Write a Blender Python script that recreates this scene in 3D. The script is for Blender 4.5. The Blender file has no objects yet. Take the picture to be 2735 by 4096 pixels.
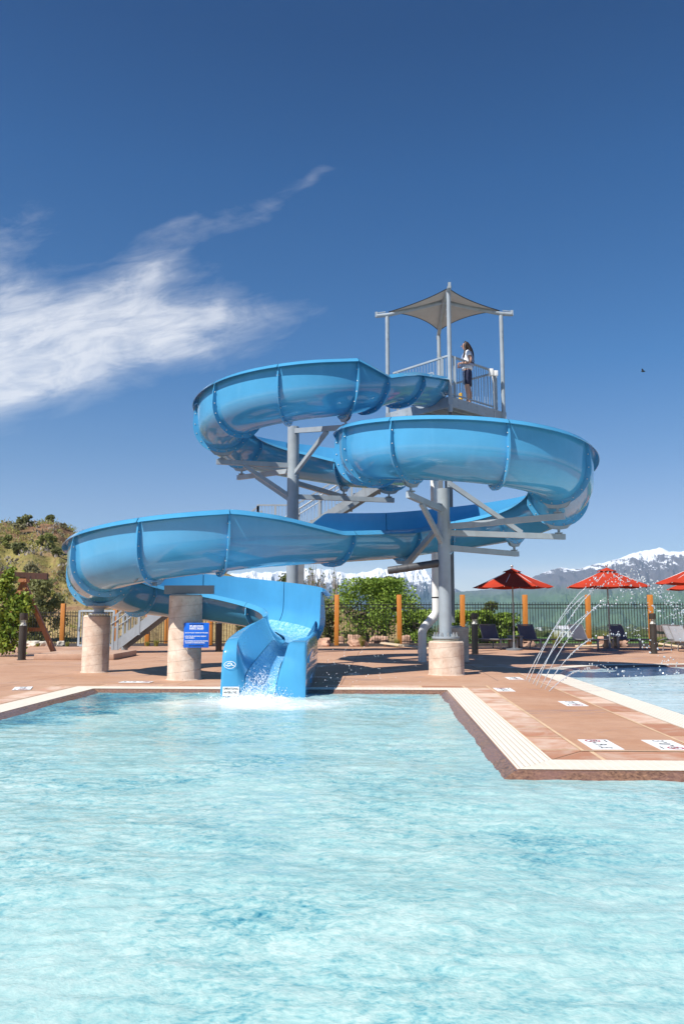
import bpy, bmesh, math, random
import numpy as np
from mathutils import Vector, Matrix, noise
random.seed(7); np.random.seed(7)
SC = bpy.context.scene
COL = SC.collection
R = math.radians
sin, cos, pi = math.sin, math.cos, math.pi

# ------------------------------------------------------------------ camera maths (used to take measurements)
CF, CH, CT = 3186.0, 1.3, R(7.33)
CC, CS = cos(CT), sin(CT)
def ray(px, py):
    u = (px-1367.5)/CF; v = (2048-py)/CF
    return Vector((u, CC-v*CS, CS+v*CC))
def gnd(px, py, z=0.0):
    d = ray(px, py); t = (z-CH)/d.z
    return Vector((d.x*t, d.y*t, z))
def atY(px, py, Y):
    d = ray(px, py); t = Y/d.y
    return Vector((d.x*t, Y, CH+d.z*t))
AL = R(2.72)                       # the pool is turned by this against the view
def W(a, b, z=0.0):                # pool coordinates -> world
    return Vector((a*cos(AL)+b*sin(AL), -a*sin(AL)+b*cos(AL), z))

# ------------------------------------------------------------------ materials
class NT:
    def __init__(s, nt): s.t = nt; nt.nodes.clear()
    def n(s, typ, **kw):
        x = s.t.nodes.new(typ)
        for k, v in kw.items():
            if k.startswith('i_'):
                key = k[2:]
                key = int(key) if key.isdigit() else key
                x.inputs[key].default_value = v
            else: setattr(x, k, v)
        return x
    def l(s, a, b): s.t.links.new(a, b)
    def val(s, sock, v):
        if hasattr(v, 'links'): s.l(v, sock)
        else: sock.default_value = v
    def m(s, op, a, b=0.0, c=0.0, clamp=False):
        x = s.t.nodes.new('ShaderNodeMath'); x.operation = op; x.use_clamp = clamp
        s.val(x.inputs[0], a); s.val(x.inputs[1], b); s.val(x.inputs[2], c)
        return x.outputs[0]
    def noise(s, vec, scale, detail=4, rough=.55, dist=0.0):
        x = s.t.nodes.new('ShaderNodeTexNoise')
        x.inputs['Scale'].default_value = scale; x.inputs['Detail'].default_value = detail
        x.inputs['Roughness'].default_value = rough; x.inputs['Distortion'].default_value = dist
        if vec is not None: s.l(vec, x.inputs['Vector'])
        return x.outputs['Fac']
    def ramp(s, fac, stops, interp='LINEAR'):
        x = s.t.nodes.new('ShaderNodeValToRGB'); cr = x.color_ramp; cr.interpolation = interp
        while len(cr.elements) < len(stops): cr.elements.new(.5)
        for e, (p, c) in zip(cr.elements, stops):
            e.position = p; e.color = (c, c, c, 1) if isinstance(c, (int, float)) else (*c, 1)
        s.val(x.inputs[0], fac); return x.outputs[0]
    def mix(s, fac, a, b, typ='MIX'):
        x = s.t.nodes.new('ShaderNodeMix'); x.data_type = 'RGBA'; x.blend_type = typ
        s.val(x.inputs[0], fac)
        for i, v in ((6, a), (7, b)):
            if hasattr(v, 'links'): s.l(v, x.inputs[i])
            else: x.inputs[i].default_value = (*v[:3], 1)
        return x.outputs[2]
    def mapping(s, vec, scale=(1, 1, 1), rot=(0, 0, 0), loc=(0, 0, 0)):
        x = s.t.nodes.new('ShaderNodeMapping')
        x.inputs['Scale'].default_value = scale; x.inputs['Rotation'].default_value = rot; x.inputs['Location'].default_value = loc
        s.l(vec, x.inputs[0]); return x.outputs[0]
    def bump(s, h, strength=.3, dist=.02):
        x = s.t.nodes.new('ShaderNodeBump'); x.inputs['Strength'].default_value = strength
        x.inputs['Distance'].default_value = dist; s.l(h, x.inputs['Height']); return x.outputs[0]

def newmat(name):
    m = bpy.data.materials.new(name); m.use_nodes = True
    t = NT(m.node_tree)
    out = t.n('ShaderNodeOutputMaterial'); p = t.n('ShaderNodeBsdfPrincipled')
    t.l(p.outputs[0], out.inputs[0])
    tc = t.n('ShaderNodeTexCoord')
    return m, t, p, tc.outputs['Object']

MATS = {}
def mat(name, col, rough=.5, metal=0.0, var=.12, scale=3.0, bump=0.0, bscale=40.0, coat=0.0, spec=.5, col2=None, island=False):
    if name in MATS: return MATS[name]
    m, t, p, oc = newmat(name)
    f = t.noise(oc, scale, 5, .6)
    c2 = col2 if col2 else tuple(max(0, c*(1-2*var)) for c in col)
    c1 = tuple(min(1, c*(1+var)) for c in col)
    fac = t.ramp(f, [(.3, 0.0), (.7, 1.0)])
    cc = t.mix(fac, c2, c1)
    if island:
        g = t.n('ShaderNodeNewGeometry')
        r = t.m('MULTIPLY_ADD', g.outputs['Random Per Island'], .75, .62)
        cc = t.mix(1.0, cc, r, 'MULTIPLY')
    t.l(cc, p.inputs['Base Color'])
    p.inputs['Roughness'].default_value = rough; p.inputs['Metallic'].default_value = metal
    p.inputs['Coat Weight'].default_value = coat; p.inputs['Coat Roughness'].default_value = .03
    p.inputs['Specular IOR Level'].default_value = spec
    if bump:
        t.l(t.bump(t.noise(oc, bscale, 5, .6), bump, .02), p.inputs['Normal'])
    MATS[name] = m
    return m

SLIDE = mat('slide_gelcoat', (.074, .328, .57), .12, var=.05, scale=1.2, coat=.4, spec=.5)
STEEL = mat('grey_painted_steel', (.34, .385, .42), .38, var=.08, scale=2.5)
STEELD = mat('dark_grey_painted_steel', (.17, .19, .21), .42, var=.08)
BOLT = mat('zinc_bolt', (.62, .6, .57), .35, .85, var=.1)
BLACK = mat('black_powder_coat', (.012, .012, .013), .4, var=.1)
BRONZE = mat('bronze_bollard_paint', (.045, .037, .03), .45, var=.15)
WHITEP = mat('white_pvc', (.78, .77, .74), .35, var=.05)
WHITEL = mat('white_label', (.82, .82, .8), .5, var=.03)
INK = mat('black_ink', (.015, .015, .017), .6, var=.05)
REDINK = mat('red_ink', (.45, .03, .05), .6, var=.05)
SIGNB = mat('blue_sign_plastic', (.005, .13, .62), .35, var=.04)
FABRIC = mat('red_umbrella_canvas', (.42, .04, .016), .85, var=.08, scale=2, bump=.2, bscale=120, spec=.2)
SLING = mat('charcoal_sling_fabric', (.12, .125, .16), .6, var=.1, bump=.2, bscale=150)
SLINGL = mat('pale_grey_sling_fabric', (.44, .44, .45), .6, var=.08, bump=.2, bscale=150)
ALU = mat('grey_aluminium', (.3, .29, .28), .4, .3, var=.08)
GRAVEL = mat('brown_mulch', (.07, .05, .04), .95, var=.5, scale=6, bump=1.0, bscale=30)
SHADE = mat('grey_shade_cloth', (.34, .325, .3), .9, var=.06, bump=.2, bscale=200, spec=.1)
SKIN = mat('skin', (.55, .3, .2), .5, var=.05)
HAIR = mat('dark_brown_hair', (.03, .015, .01), .5, var=.4, scale=30)
SHIRT = mat('white_shirt', (.76, .77, .8), .8, var=.05)
SHIRTB = mat('pale_blue_cloth', (.3, .36, .52), .8, var=.05)
SHORTS = mat('navy_shorts', (.022, .028, .075), .8, var=.15)
YELLOW = mat('yellow_plastic', (.8, .45, .03), .5, var=.05)

def streaks(m, dark, amt, sc=(7, 7, .5), rough=None):
    t = NT.__new__(NT); t.t = m.node_tree
    p = [x for x in t.t.nodes if x.type == 'BSDF_PRINCIPLED'][0]; tc = [x for x in t.t.nodes if x.type == 'TEX_COORD'][0]
    src = p.inputs['Base Color'].links[0].from_socket
    f = t.noise(t.mapping(tc.outputs['Object'], sc), 1.0, 6, .65, .3); k = t.noise(tc.outputs['Object'], .8, 4, .6)
    g = t.m('MULTIPLY', t.ramp(f, [(.5, 0.0), (.72, 1.0)]), t.ramp(k, [(.35, 0.0), (.65, 1.0)]))
    t.l(t.mix(t.m('MULTIPLY', g, amt), src, dark), p.inputs['Base Color'])
    if rough: t.l(t.m('MULTIPLY_ADD', g, rough[1]-rough[0], rough[0]), p.inputs['Roughness'])
streaks(STEEL, (.16, .14, .12), .45); streaks(SLIDE, (.13, .40, .64), .3, (5, 5, .6), (.12, .26))
def wood_mat(name, col, dark):
    m, t, p, oc = newmat(name)
    v = t.mapping(oc, (9, 9, .6))
    f = t.noise(v, 3.0, 6, .65, 1.2)
    k = t.noise(t.mapping(oc, (1, 1, .6)), 5.0, 2, .5)
    c = t.mix(t.ramp(f, [(.3, 0.0), (.72, 1.0)]), dark, col)
    c = t.mix(t.ramp(k, [(.66, 0.0), (.72, .6)]), c, tuple(x*.35 for x in dark))
    t.l(c, p.inputs['Base Color']); p.inputs['Roughness'].default_value = .6
    t.l(t.bump(f, .3, .01), p.inputs['Normal'])
    return m
ORANGEWOOD = wood_mat('orange_stained_timber', (.66, .25, .035), (.42, .14, .02))
BROWNWOOD = wood_mat('brown_stained_timber', (.50, .21, .09), (.34, .13, .055))
DARKWOOD = wood_mat('dark_stained_beam', (.09, .032, .018), (.05, .02, .012))
PALEWOOD = wood_mat('pale_board', (.72, .6, .42), (.6, .48, .33))

def concrete_pier_mat():
    m, t, p, oc = newmat('tube_formed_concrete')
    sep = t.n('ShaderNodeSeparateXYZ'); t.l(oc, sep.inputs[0])
    ang = t.m('ARCTAN2', sep.outputs[1], sep.outputs[0])
    turn = t.m('MULTIPLY', ang, 1/(2*pi))
    s = t.m('SUBTRACT', t.m('MULTIPLY', sep.outputs[2], 4.6), turn)
    fr = t.m('FRACT', s)
    line = t.ramp(fr, [(0, 1.0), (.035, 0.0), (.97, 0.0), (1, 1.0)])
    n1 = t.noise(oc, 3.5, 6, .65); n2 = t.noise(t.mapping(oc, (3, 3, 1)), 6, 6, .7)
    c = t.mix(t.ramp(n1, [(.35, 0.0), (.68, 1.0)]), (.50, .35, .26), (.70, .58, .47))
    c = t.mix(t.ramp(n2, [(.58, 0.0), (.75, .55)]), c, (.2, .15, .125))
    c = t.mix(t.m('MULTIPLY', line, .45), c, (.2, .13, .1))
    vor = t.n('ShaderNodeTexVoronoi'); vor.inputs['Scale'].default_value = 9; t.l(oc, vor.inputs['Vector'])
    pit = t.ramp(vor.outputs[0], [(.05, 1.0), (.09, 0.0)])
    c = t.mix(t.m('MULTIPLY', pit, .6), c, (.1, .07, .06))
    t.l(c, p.inputs['Base Color']); p.inputs['Roughness'].default_value = .85
    h = t.m('SUBTRACT', t.noise(oc, 30, 5, .6), t.m('MULTIPLY', t.m('ADD', line, pit), .8))
    t.l(t.bump(h, .5, .012), p.inputs['Normal'])
    return m
PIERM = concrete_pier_mat()

def deck_mat(name, base, light, dark, joints=True, jw=3.05):
    m, t, p, oc = newmat(name)
    n1 = t.noise(oc, .55, 5, .6, .6); n2 = t.noise(oc, 4.0, 6, .7); n3 = t.noise(t.mapping(oc, (.6, 3, 1)), 2.2, 5, .65, 1.0)
    c = t.mix(t.ramp(n1, [(.32, 0.0), (.66, 1.0)]), base, light)
    c = t.mix(t.ramp(n3, [(.56, 0.0), (.72, .5)]), c, dark)
    c = t.mix(t.m('MULTIPLY', t.ramp(n2, [(.35, 1.0), (.65, 0.0)]), .22), c, tuple(x*.7 for x in dark))
    h = n2
    if joints:
        sep = t.n('ShaderNodeSeparateXYZ'); t.l(oc, sep.inputs[0])
        js = []
        for i, off in ((0, .75), (1, .4)):
            fr = t.m('FRACT', t.m('DIVIDE', t.m('ADD', sep.outputs[i], off+100*jw), jw))
            js.append(t.ramp(fr, [(0, 1.0), (.005, 0.0)], 'CONSTANT'))
        j = t.m('MAXIMUM', js[0], js[1])
        c = t.mix(t.m('MULTIPLY', j, .55), c, (.12, .07, .05))
    wet = t.ramp(t.noise(t.mapping(oc, (1, 1.6, 1)), .8, 6, .62, 1.2), [(.57, 0.0), (.63, 1.0)])
    st = t.ramp(t.noise(t.mapping(oc, (1.1, 3.2, 1)), 1.9, 7, .7, 2.0), [(.60, 0.0), (.68, 1.0)])
    ed = t.ramp(t.noise(oc, 14, 4, .7), [(.62, 0.0), (.75, 1.0)])
    c = t.mix(t.m('MULTIPLY', wet, .11), c, tuple(x*.55 for x in dark))
    c = t.mix(t.m('MULTIPLY', st, .26), c, (.25, .115, .075))
    c = t.mix(t.m('MULTIPLY', ed, .22), c, (.72, .60, .50))
    t.l(c, p.inputs['Base Color']); t.l(t.m('MULTIPLY_ADD', wet, -.38, .74), p.inputs['Roughness'])
    t.l(t.bump(h, .25, .01), p.inputs['Normal'])
    return m
DECK = deck_mat('pink_concrete', (.465, .255, .152), (.555, .34, .225), (.35, .172, .10))
DECKO = deck_mat('orange_stained_concrete', (.46, .24, .135), (.55, .335, .22), (.375, .172, .092), False)
PALEJ = mat('pale_joint_sealant', (.68, .47, .29), .8, var=.1)

def tile_mat():
    m, t, p, oc = newmat('sandstone_paver')
    g = t.n('ShaderNodeNewGeometry')
    n = t.noise(oc, 2.2, 6, .65, .8)
    rr = t.m('MULTIPLY_ADD', g.outputs['Random Per Island'], .3, -.15)
    c = t.mix(t.ramp(t.m('ADD', n, rr), [(.38, 0.0), (.66, 1.0)]), (.50, .23, .13), (.64, .47, .36))
    r = t.m('MULTIPLY_ADD', g.outputs['Random Per Island'], .34, .80)
    c = t.mix(1.0, c, r, 'MULTIPLY')
    t.l(c, p.inputs['Base Color']); p.inputs['Roughness'].default_value = .7
    t.l(t.bump(t.noise(oc, 12, 5, .6), .3, .01), p.inputs['Normal'])
    return m
TILE = tile_mat()

def grate_mat(name, axis):
    m, t, p, oc = newmat(name)
    sep = t.n('ShaderNodeSeparateXYZ'); t.l(oc, sep.inputs[0])
    u, v = (sep.outputs[0], sep.outputs[1]) if axis == 0 else (sep.outputs[1], sep.outputs[0])
    fu = t.m('FRACT', t.m('MULTIPLY', t.m('ADD', u, 50.0), 1/.055))
    fv = t.m('FRACT', t.m('MULTIPLY', t.m('ADD', v, 50.0), 1/.075))
    slot = t.m('MULTIPLY', t.ramp(fu, [(.36, 0.0), (.42, 1.0), (.60, 1.0), (.66, 0.0)]), t.ramp(fv, [(.08, 0.0), (.14, 1.0), (.86, 1.0), (.92, 0.0)]))
    groove = t.ramp(fu, [(.30, 0.0), (.42, 1.0), (.60, 1.0), (.72, 0.0)])
    n = t.noise(oc, 3, 5, .6)
    c = t.mix(n, (.76, .68, .56), (.88, .80, .68))
    c = t.mix(t.m('MULTIPLY', slot, .55), c, (.40, .29, .18))
    c = t.mix(t.m('MULTIPLY', groove, .08), c, (.55, .42, .28))
    t.l(c, p.inputs['Base Color']); p.inputs['Roughness'].default_value = .55
    h = t.m('SUBTRACT', 1.0, t.m('ADD', t.m('MULTIPLY', groove, .5), slot))
    t.l(t.bump(h, .4, .01), p.inputs['Normal'])
    return m
GRATE0, GRATE1 = grate_mat('cream_gutter_grate_along', 0), grate_mat('cream_gutter_grate_across', 1)

def lip_mat():
    m, t, p, oc = newmat('wet_brown_aggregate')
    n = t.noise(oc, 30, 5, .7); n2 = t.noise(oc, 2.5, 5, .6)
    c = t.mix(t.ramp(n, [(.35, 0.0), (.68, 1.0)]), (.085, .045, .032), (.34, .19, .115))
    c = t.mix(t.ramp(n2, [(.4, 0.0), (.65, .65)]), c, (.22, .12, .105))
    t.l(c, p.inputs['Base Color']); p.inputs['Roughness'].default_value = .22
    t.l(t.bump(n, .35, .01), p.inputs['Normal'])
    return m
LIP = lip_mat()
PLASTER = mat('pale_blue_pool_plaster', (.36, .66, .72), .7, var=.06)

# ------------------------------------------------------------------ mesh helpers
class MB:
    def __init__(s): s.v = []; s.f = []; s.mi = []; s.cur = 0
    def add(s, vs, fs):
        o = len(s.v); s.v += [tuple(x) for x in vs]
        s.f += [tuple(i+o for i in f) for f in fs]; s.mi += [s.cur]*len(fs)
    def box(s, c, size, M=None):
        hx, hy, hz = (x/2 for x in size); c = Vector(c)
        vs = [Vector((x, y, z)) for x in (-hx, hx) for y in (-hy, hy) for z in (-hz, hz)]
        if M is not None: vs = [M @ v for v in vs]
        s.add([v+c for v in vs], [(0, 1, 3, 2), (4, 6, 7, 5), (0, 4, 5, 1), (2, 3, 7, 6), (0, 2, 6, 4), (1, 5, 7, 3)])
    def bbox(s, c, size, bev, M=None):          # box with chamfered edges
        bm = bmesh.new(); bmesh.ops.create_cube(bm, size=1)
        for v in bm.verts: v.co = Vector((v.co.x*size[0], v.co.y*size[1], v.co.z*size[2]))
        bmesh.ops.bevel(bm, geom=list(bm.edges), offset=bev, segments=2, affect='EDGES', profile=.5)
        bm.verts.index_update()
        vs = [v.co.copy() for v in bm.verts]
        if M is not None: vs = [M @ v for v in vs]
        s.add([v+Vector(c) for v in vs], [[v.index for v in f.verts] for f in bm.faces]); bm.free()
    def beam(s, p0, p1, w, h, up=(0, 0, 1)):
        p0, p1 = Vector(p0), Vector(p1); d = (p1-p0); L = d.length; d.normalize()
        up = Vector(up)
        if abs(d.dot(up)) > .98: up = Vector((0, 1, 0))
        x = d.cross(up).normalized(); y = x.cross(d).normalized()
        M = Matrix((x, d, y)).transposed()
        s.box((p0+p1)/2, (w, L, h), M)
    def tube(s, pts, rad, n=12, cap=True):
        pts = [Vector(p) for p in pts]; rs = rad if isinstance(rad, (list, tuple)) else [rad]*len(pts)
        o = len(s.v); prev = None
        for i, p in enumerate(pts):
            d = (pts[min(i+1, len(pts)-1)]-pts[max(i-1, 0)]).normalized()
            if prev is None:
                a = Vector((0, 0, 1)) if abs(d.z) < .9 else Vector((1, 0, 0))
                x = d.cross(a).normalized()
            else: x = (prev-d*prev.dot(d)).normalized()
            prev = x; y = d.cross(x)
            for k in range(n):
                q = p+rs[i]*(x*cos(2*pi*k/n)+y*sin(2*pi*k/n)); s.v.append(tuple(q))
        for i in range(len(pts)-1):
            for k in range(n):
                a = o+i*n+k; b = o+i*n+(k+1) % n
                s.f.append((a, b, b+n, a+n)); s.mi.append(s.cur)
        if cap:
            s.f.append(tuple(o+k for k in reversed(range(n)))); s.f.append(tuple(o+(len(pts)-1)*n+k for k in range(n))); s.mi += [s.cur]*2
    def cyl(s, c, r, h, n=24, r2=None):
        c = Vector(c); s.tube([c, c+Vector((0, 0, h))], [r, r if r2 is None else r2], n)
    def lathe(s, c, prof, n=24):
        c = Vector(c); o = len(s.v)
        for r, z in prof:
            for k in range(n): s.v.append((c.x+r*cos(2*pi*k/n), c.y+r*sin(2*pi*k/n), c.z+z))
        for i in range(len(prof)-1):
            for k in range(n):
                a = o+i*n+k; b = o+i*n+(k+1) % n
                s.f.append((a, b, b+n, a+n)); s.mi.append(s.cur)
        s.f.append(tuple(o+k for k in reversed(range(n)))); s.f.append(tuple(o+(len(prof)-1)*n+k for k in range(n))); s.mi += [s.cur]*2
    ICO = None
    def ball(s, c, r, sc=(1, 1, 1), sub=1, jit=0.0):
        key = sub
        if MB.ICO is None: MB.ICO = {}
        if key not in MB.ICO:
            bm = bmesh.new(); bmesh.ops.create_icosphere(bm, subdivisions=sub, radius=1); bm.verts.index_update()
            MB.ICO[key] = ([v.co.copy() for v in bm.verts], [[v.index for v in f.verts] for f in bm.faces]); bm.free()
        vs, fs = MB.ICO[key]; c = Vector(c)
        out = []
        for v in vs:
            q = Vector((v.x*sc[0], v.y*sc[1], v.z*sc[2]))*r
            if jit: q *= 1+jit*(noise.noise(v*1.7+c*3.1))
            out.append(q+c)
        s.add(out, fs)
    def quad(s, *p): s.add(p, [tuple(range(len(p)))])
    def build(s, name, m, parent=None, smooth=True, angle=35, M=None):
        me = bpy.data.meshes.new(name); me.from_pydata(s.v, [], s.f)
        ms = m if isinstance(m, (list, tuple)) else [m]
        for x in ms: me.materials.append(x)
        if len(ms) > 1: me.polygons.foreach_set('material_index', s.mi)
        me.update()
        if smooth:
            me.polygons.foreach_set('use_smooth', [True]*len(me.polygons)); me.set_sharp_from_angle(angle=R(angle))
        o = bpy.data.objects.new(name, me); COL.objects.link(o)
        if parent: o.parent = parent
        return o

def empty(name, loc=(0, 0, 0), rz=0.0):
    o = bpy.data.objects.new(name, None); COL.objects.link(o); o.location = loc; o.rotation_euler = (0, 0, rz)
    o.empty_display_size = .2
    return o
def tag(o, label=None, cat=None, group=None, kind=None):
    if label: o['label'] = label
    if cat: o['category'] = cat
    if group: o['group'] = group
    if kind: o['kind'] = kind
    return o
def copy_tree(o, parent=None):
    c = o.copy(); COL.objects.link(c)
    if parent: c.parent = parent
    for ch in list(o.children): copy_tree(ch, c)
    return c
def text_mb(body, size, extrude=.0006, align='LEFT', bold=.0):
    cu = bpy.data.curves.new('lettering', 'FONT'); cu.body = body; cu.size = size; cu.extrude = extrude; cu.offset = bold
    cu.align_x = align
    o = bpy.data.objects.new('lettering', cu); COL.objects.link(o)
    dg = bpy.context.evaluated_depsgraph_get(); dg.update()
    me = bpy.data.meshes.new_from_object(o.evaluated_get(dg))
    mb = MB(); mb.add([v.co.copy() for v in me.vertices], [tuple(p.vertices) for p in me.polygons])
    bpy.data.objects.remove(o); bpy.data.curves.remove(cu); bpy.data.meshes.remove(me)
    return mb
def xf(mb, M):
    mb.v = [tuple(M @ Vector(v)) for v in mb.v]; return mb
def join(a, b):
    a.add(b.v, b.f); return a

# ------------------------------------------------------------------ camera
cam = bpy.data.cameras.new('camera'); co = bpy.data.objects.new('camera', cam); COL.objects.link(co)
co.location = (0, 0, CH); co.rotation_euler = (R(90)+CT, 0, 0)
cam.sensor_fit = 'VERTICAL'; cam.sensor_height = 36.0; cam.sensor_width = 24; cam.lens = CF/4096*36
cam.clip_start = .05; cam.clip_end = 40000
SC.camera = co

# ------------------------------------------------------------------ light and sky
SUN_EL, SUN_AZ = R(50), R(227)            # azimuth clockwise from +Y
sd = Vector((sin(SUN_AZ)*cos(SUN_EL), cos(SUN_AZ)*cos(SUN_EL), sin(SUN_EL)))
sun = bpy.data.lights.new('sun', 'SUN'); sun.energy = 5.0; sun.angle = R(.53); sun.color = (1, .965, .9)
so = bpy.data.objects.new('sun', sun); COL.objects.link(so); so.rotation_euler = sd.to_track_quat('Z', 'Y').to_euler(); so.location = (-20, -20, 40)
world = bpy.data.worlds.new('World'); SC.world = world; world.use_nodes = True
def build_world():
    t = NT(world.node_tree)
    out = t.n('ShaderNodeOutputWorld')
    sky = t.n('ShaderNodeTexSky'); sky.sky_type = 'NISHITA'; sky.sun_disc = False
    sky.sun_elevation = SUN_EL; sky.sun_rotation = SUN_AZ
    sky.altitude = 2500; sky.air_density = 1.0; sky.dust_density = 0.0; sky.ozone_density = 9.0
    bg = t.n('ShaderNodeBackground'); bg.inputs[1].default_value = .093
    tc = t.n('ShaderNodeTexCoord')
    sep = t.n('ShaderNodeSeparateXYZ'); t.l(tc.outputs['Generated'], sep.inputs[0])
    dy = t.m('MAXIMUM', sep.outputs[1], .05)
    tx = t.m('DIVIDE', sep.outputs[0], dy); tz = t.m('DIVIDE', sep.outputs[2], dy)
    comb = t.n('ShaderNodeCombineXYZ'); t.l(tx, comb.inputs[0]); t.l(tz, comb.inputs[1])
    w1 = t.n('ShaderNodeTexNoise'); w1.inputs['Scale'].default_value = 7; w1.inputs['Detail'].default_value = 3; t.l(comb.outputs[0], w1.inputs['Vector'])
    wsep = t.n('ShaderNodeSeparateColor'); t.l(w1.outputs['Color'], wsep.inputs[0])
    wx = t.m('ADD', tx, t.m('MULTIPLY', t.m('SUBTRACT', wsep.outputs[0], .5), .09))
    wz = t.m('ADD', tz, t.m('MULTIPLY', t.m('SUBTRACT', wsep.outputs[1], .5), .07))
    blobs = [(-250, 1440, 420, 200, 10, 1.0), (60, 1470, 340, 125, 14, 1.15), (300, 1340, 400, 140, 10, .85), (580, 1290, 380, 115, 4, .62),
             (470, 1110, 220, 65, 27, .58), (640, 1070, 110, 45, 0, .4), (880, 1265, 260, 55, 5, .34), (700, 1390, 240, 45, 4, .45),
             (-30, 1090, 100, 170, 20, .26), (90, 920, 150, 90, 30, .15), (830, 900, 230, 50, 24, .21), (1130, 800, 150, 32, 33, .15), (1250, 715, 70, 26, 50, .12),
             (720, 890, 130, 26, 15, .2)]
    acc = None
    for px, py, L, Wd, an, st in blobs:
        d = ray(px, py); X0, Z0 = d.x/d.y, d.z/d.y; k = 1.12/CF
        ca, sa = cos(R(an)), sin(R(an))
        dx = t.m('SUBTRACT', wx, X0); dz = t.m('SUBTRACT', wz, Z0)
        p = t.m('ADD', t.m('MULTIPLY', dx, ca/(L*k)), t.m('MULTIPLY', dz, sa/(L*k)))
        q = t.m('ADD', t.m('MULTIPLY', dx, -sa/(Wd*k)), t.m('MULTIPLY', dz, ca/(Wd*k)))
        e = t.m('EXPONENT', t.m('MULTIPLY', t.m('ADD', t.m('MULTIPLY', p, p), t.m('MULTIPLY', q, q)), -.9))
        e = t.m('MULTIPLY', e, st)
        acc = e if acc is None else t.m('ADD', acc, e)
    rv = t.mapping(comb.outputs[0], (1, 1, 1), (0, 0, R(-14)))
    s1 = t.noise(t.mapping(rv, (4, 9, 1)), 2.2, 8, .64, 1.6)
    s2 = t.noise(t.mapping(rv, (6, 26, 1)), 2.5, 6, .6, 1.0)
    nn = t.m('ADD', t.m('MULTIPLY', t.m('SUBTRACT', s1, .5), 1.25), t.m('MULTIPLY', t.m('SUBTRACT', s2, .5), .45))
    s3 = t.noise(t.mapping(rv, (9, 60, 1)), 2.0, 6, .65, .8)
    tex = t.ramp(t.m('ADD', t.m('ADD', t.m('MULTIPLY', s1, .6), t.m('MULTIPLY', s2, .28)), t.m('MULTIPLY', s3, .12)), [(.34, 0.0), (.64, 1.0)])
    acc = t.m('MINIMUM', acc, 1.25)
    mk = t.m('ADD', acc, t.m('MULTIPLY', t.m('SUBTRACT', tex, .62), t.m('MULTIPLY_ADD', acc, .55, .16)))
    mk = t.ramp(t.m('MULTIPLY', mk, .75), [(.06, 0.0), (.3, .22), (.62, .66), (.95, .92)])
    mk = t.m('MULTIPLY', mk, t.m('MULTIPLY_ADD', tex, .26, .70))
    # a low pale bank of cloud along the horizon
    hz = t.m('MULTIPLY', t.ramp(tz, [(.0, 1.0), (.052, .85), (.064, .2), (.075, 0.0)]), t.ramp(t.noise(t.mapping(comb.outputs[0], (1.5, 14, 1)), 3, 5, .55), [(.35, .25), (.6, 1.0)]))
    mk = t.m('MAXIMUM', mk, t.m('MULTIPLY', hz, .6))
    front = t.ramp(sep.outputs[1], [(.06, 0.0), (.2, 1.0)])
    mk = t.m('MULTIPLY', mk, front)
    tint = t.ramp(sep.outputs[2], [(.0, (1.6, 1.2, .96)), (.13, (1.42, 1.11, .95)), (.2, (1.0, 1.03, .97)), (.3, (.52, .93, 1.03)), (.5, (.22, .72, .95)), (.62, (.08, .50, .76)), (.8, (.08, .46, .72))])
    col = t.mix(mk, t.mix(1.0, sky.outputs[0], tint, 'MULTIPLY'), (8.0, 8.05, 8.35))
    t.l(col, bg.inputs[0]); t.l(bg.outputs[0], out.inputs[0])
build_world()
SC.view_settings.view_transform = 'Standard'; SC.view_settings.look = 'None'; SC.view_settings.exposure = .38; SC.view_settings.gamma = 1
SC.render.engine = 'CYCLES'
SC.cycles.use_denoising = True; SC.cycles.max_bounces = 8; SC.cycles.volume_bounces = 1; SC.cycles.transparent_max_bounces = 12
SC.cycles.caustics_reflective = False; SC.cycles.caustics_refractive = False
SC.cycles.sample_clamp_indirect = 6

# ================================================================== THE SETTING
def pool_obj(mb, name, m, smooth=False, kind='structure'):
    o = mb.build(name, m, smooth=smooth); o.rotation_euler = (0, 0, -AL)
    if kind: o['kind'] = kind
    return o
WZ = -.052                               # water level
PX0, PX1, PB = -5.05, 1.145, 14.1        # splash pool: left, right and far edge of its gutter
PN = 7.0                                 # near edge of the peninsula
KX, KB0, KB1 = 3.93, 8.7, 21.0           # wading pool
# --- deck sheet: pieces of one mesh butted edge to edge
mb = MB()
def rect(m, a0, a1, b0, b1, z=0.0, za=None):
    m.quad((a0, b0, z), (a1, b0, z), (a1, b1, z), (a0, b1, z))
for a0, a1, b0, b1 in ((-40, PX0, -8, 32.9), (PX0, PX1, PB, 32.9), (PX1, KX, PB, 32.9), (KX, 40, KB1+.6, 32.9), (PX1, KX, PN, PB), (KX, 40, PN, KB0), (16, 40, KB0, KB1+.6), (9, 40, -8, PN)):
    rect(mb, a0, a1, b0, b1)
# far left rounded corner of the wading pool
kid = [(KX, KB0), (16, KB0), (16, KB1+.6), (8.5, KB1+.6), (6.8, KB1+.35), (5.6, KB1), (4.9, 20.4), (4.35, 19.5), (KX, 18.2)]
cor = [(KX, 18.2), (4.35, 19.5), (4.9, 20.4), (5.6, KB1), (6.8, KB1+.35), (8.5, KB1+.6), (KX, KB1+.6)]
for i in range(5): mb.quad((KX, KB1+.6, 0), (*cor[i], 0), (*cor[i+1], 0))
pool_obj(mb, 'pool_deck', DECK)
# orange stained panel of the peninsula
mb = MB(); mb.quad((1.93, 7.96, .004), (3.07, 7.96, .004), (3.07, 18.3, .004), (1.93, 15.0, .004)); pool_obj(mb, 'peninsula_path', DECKO)
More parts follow.
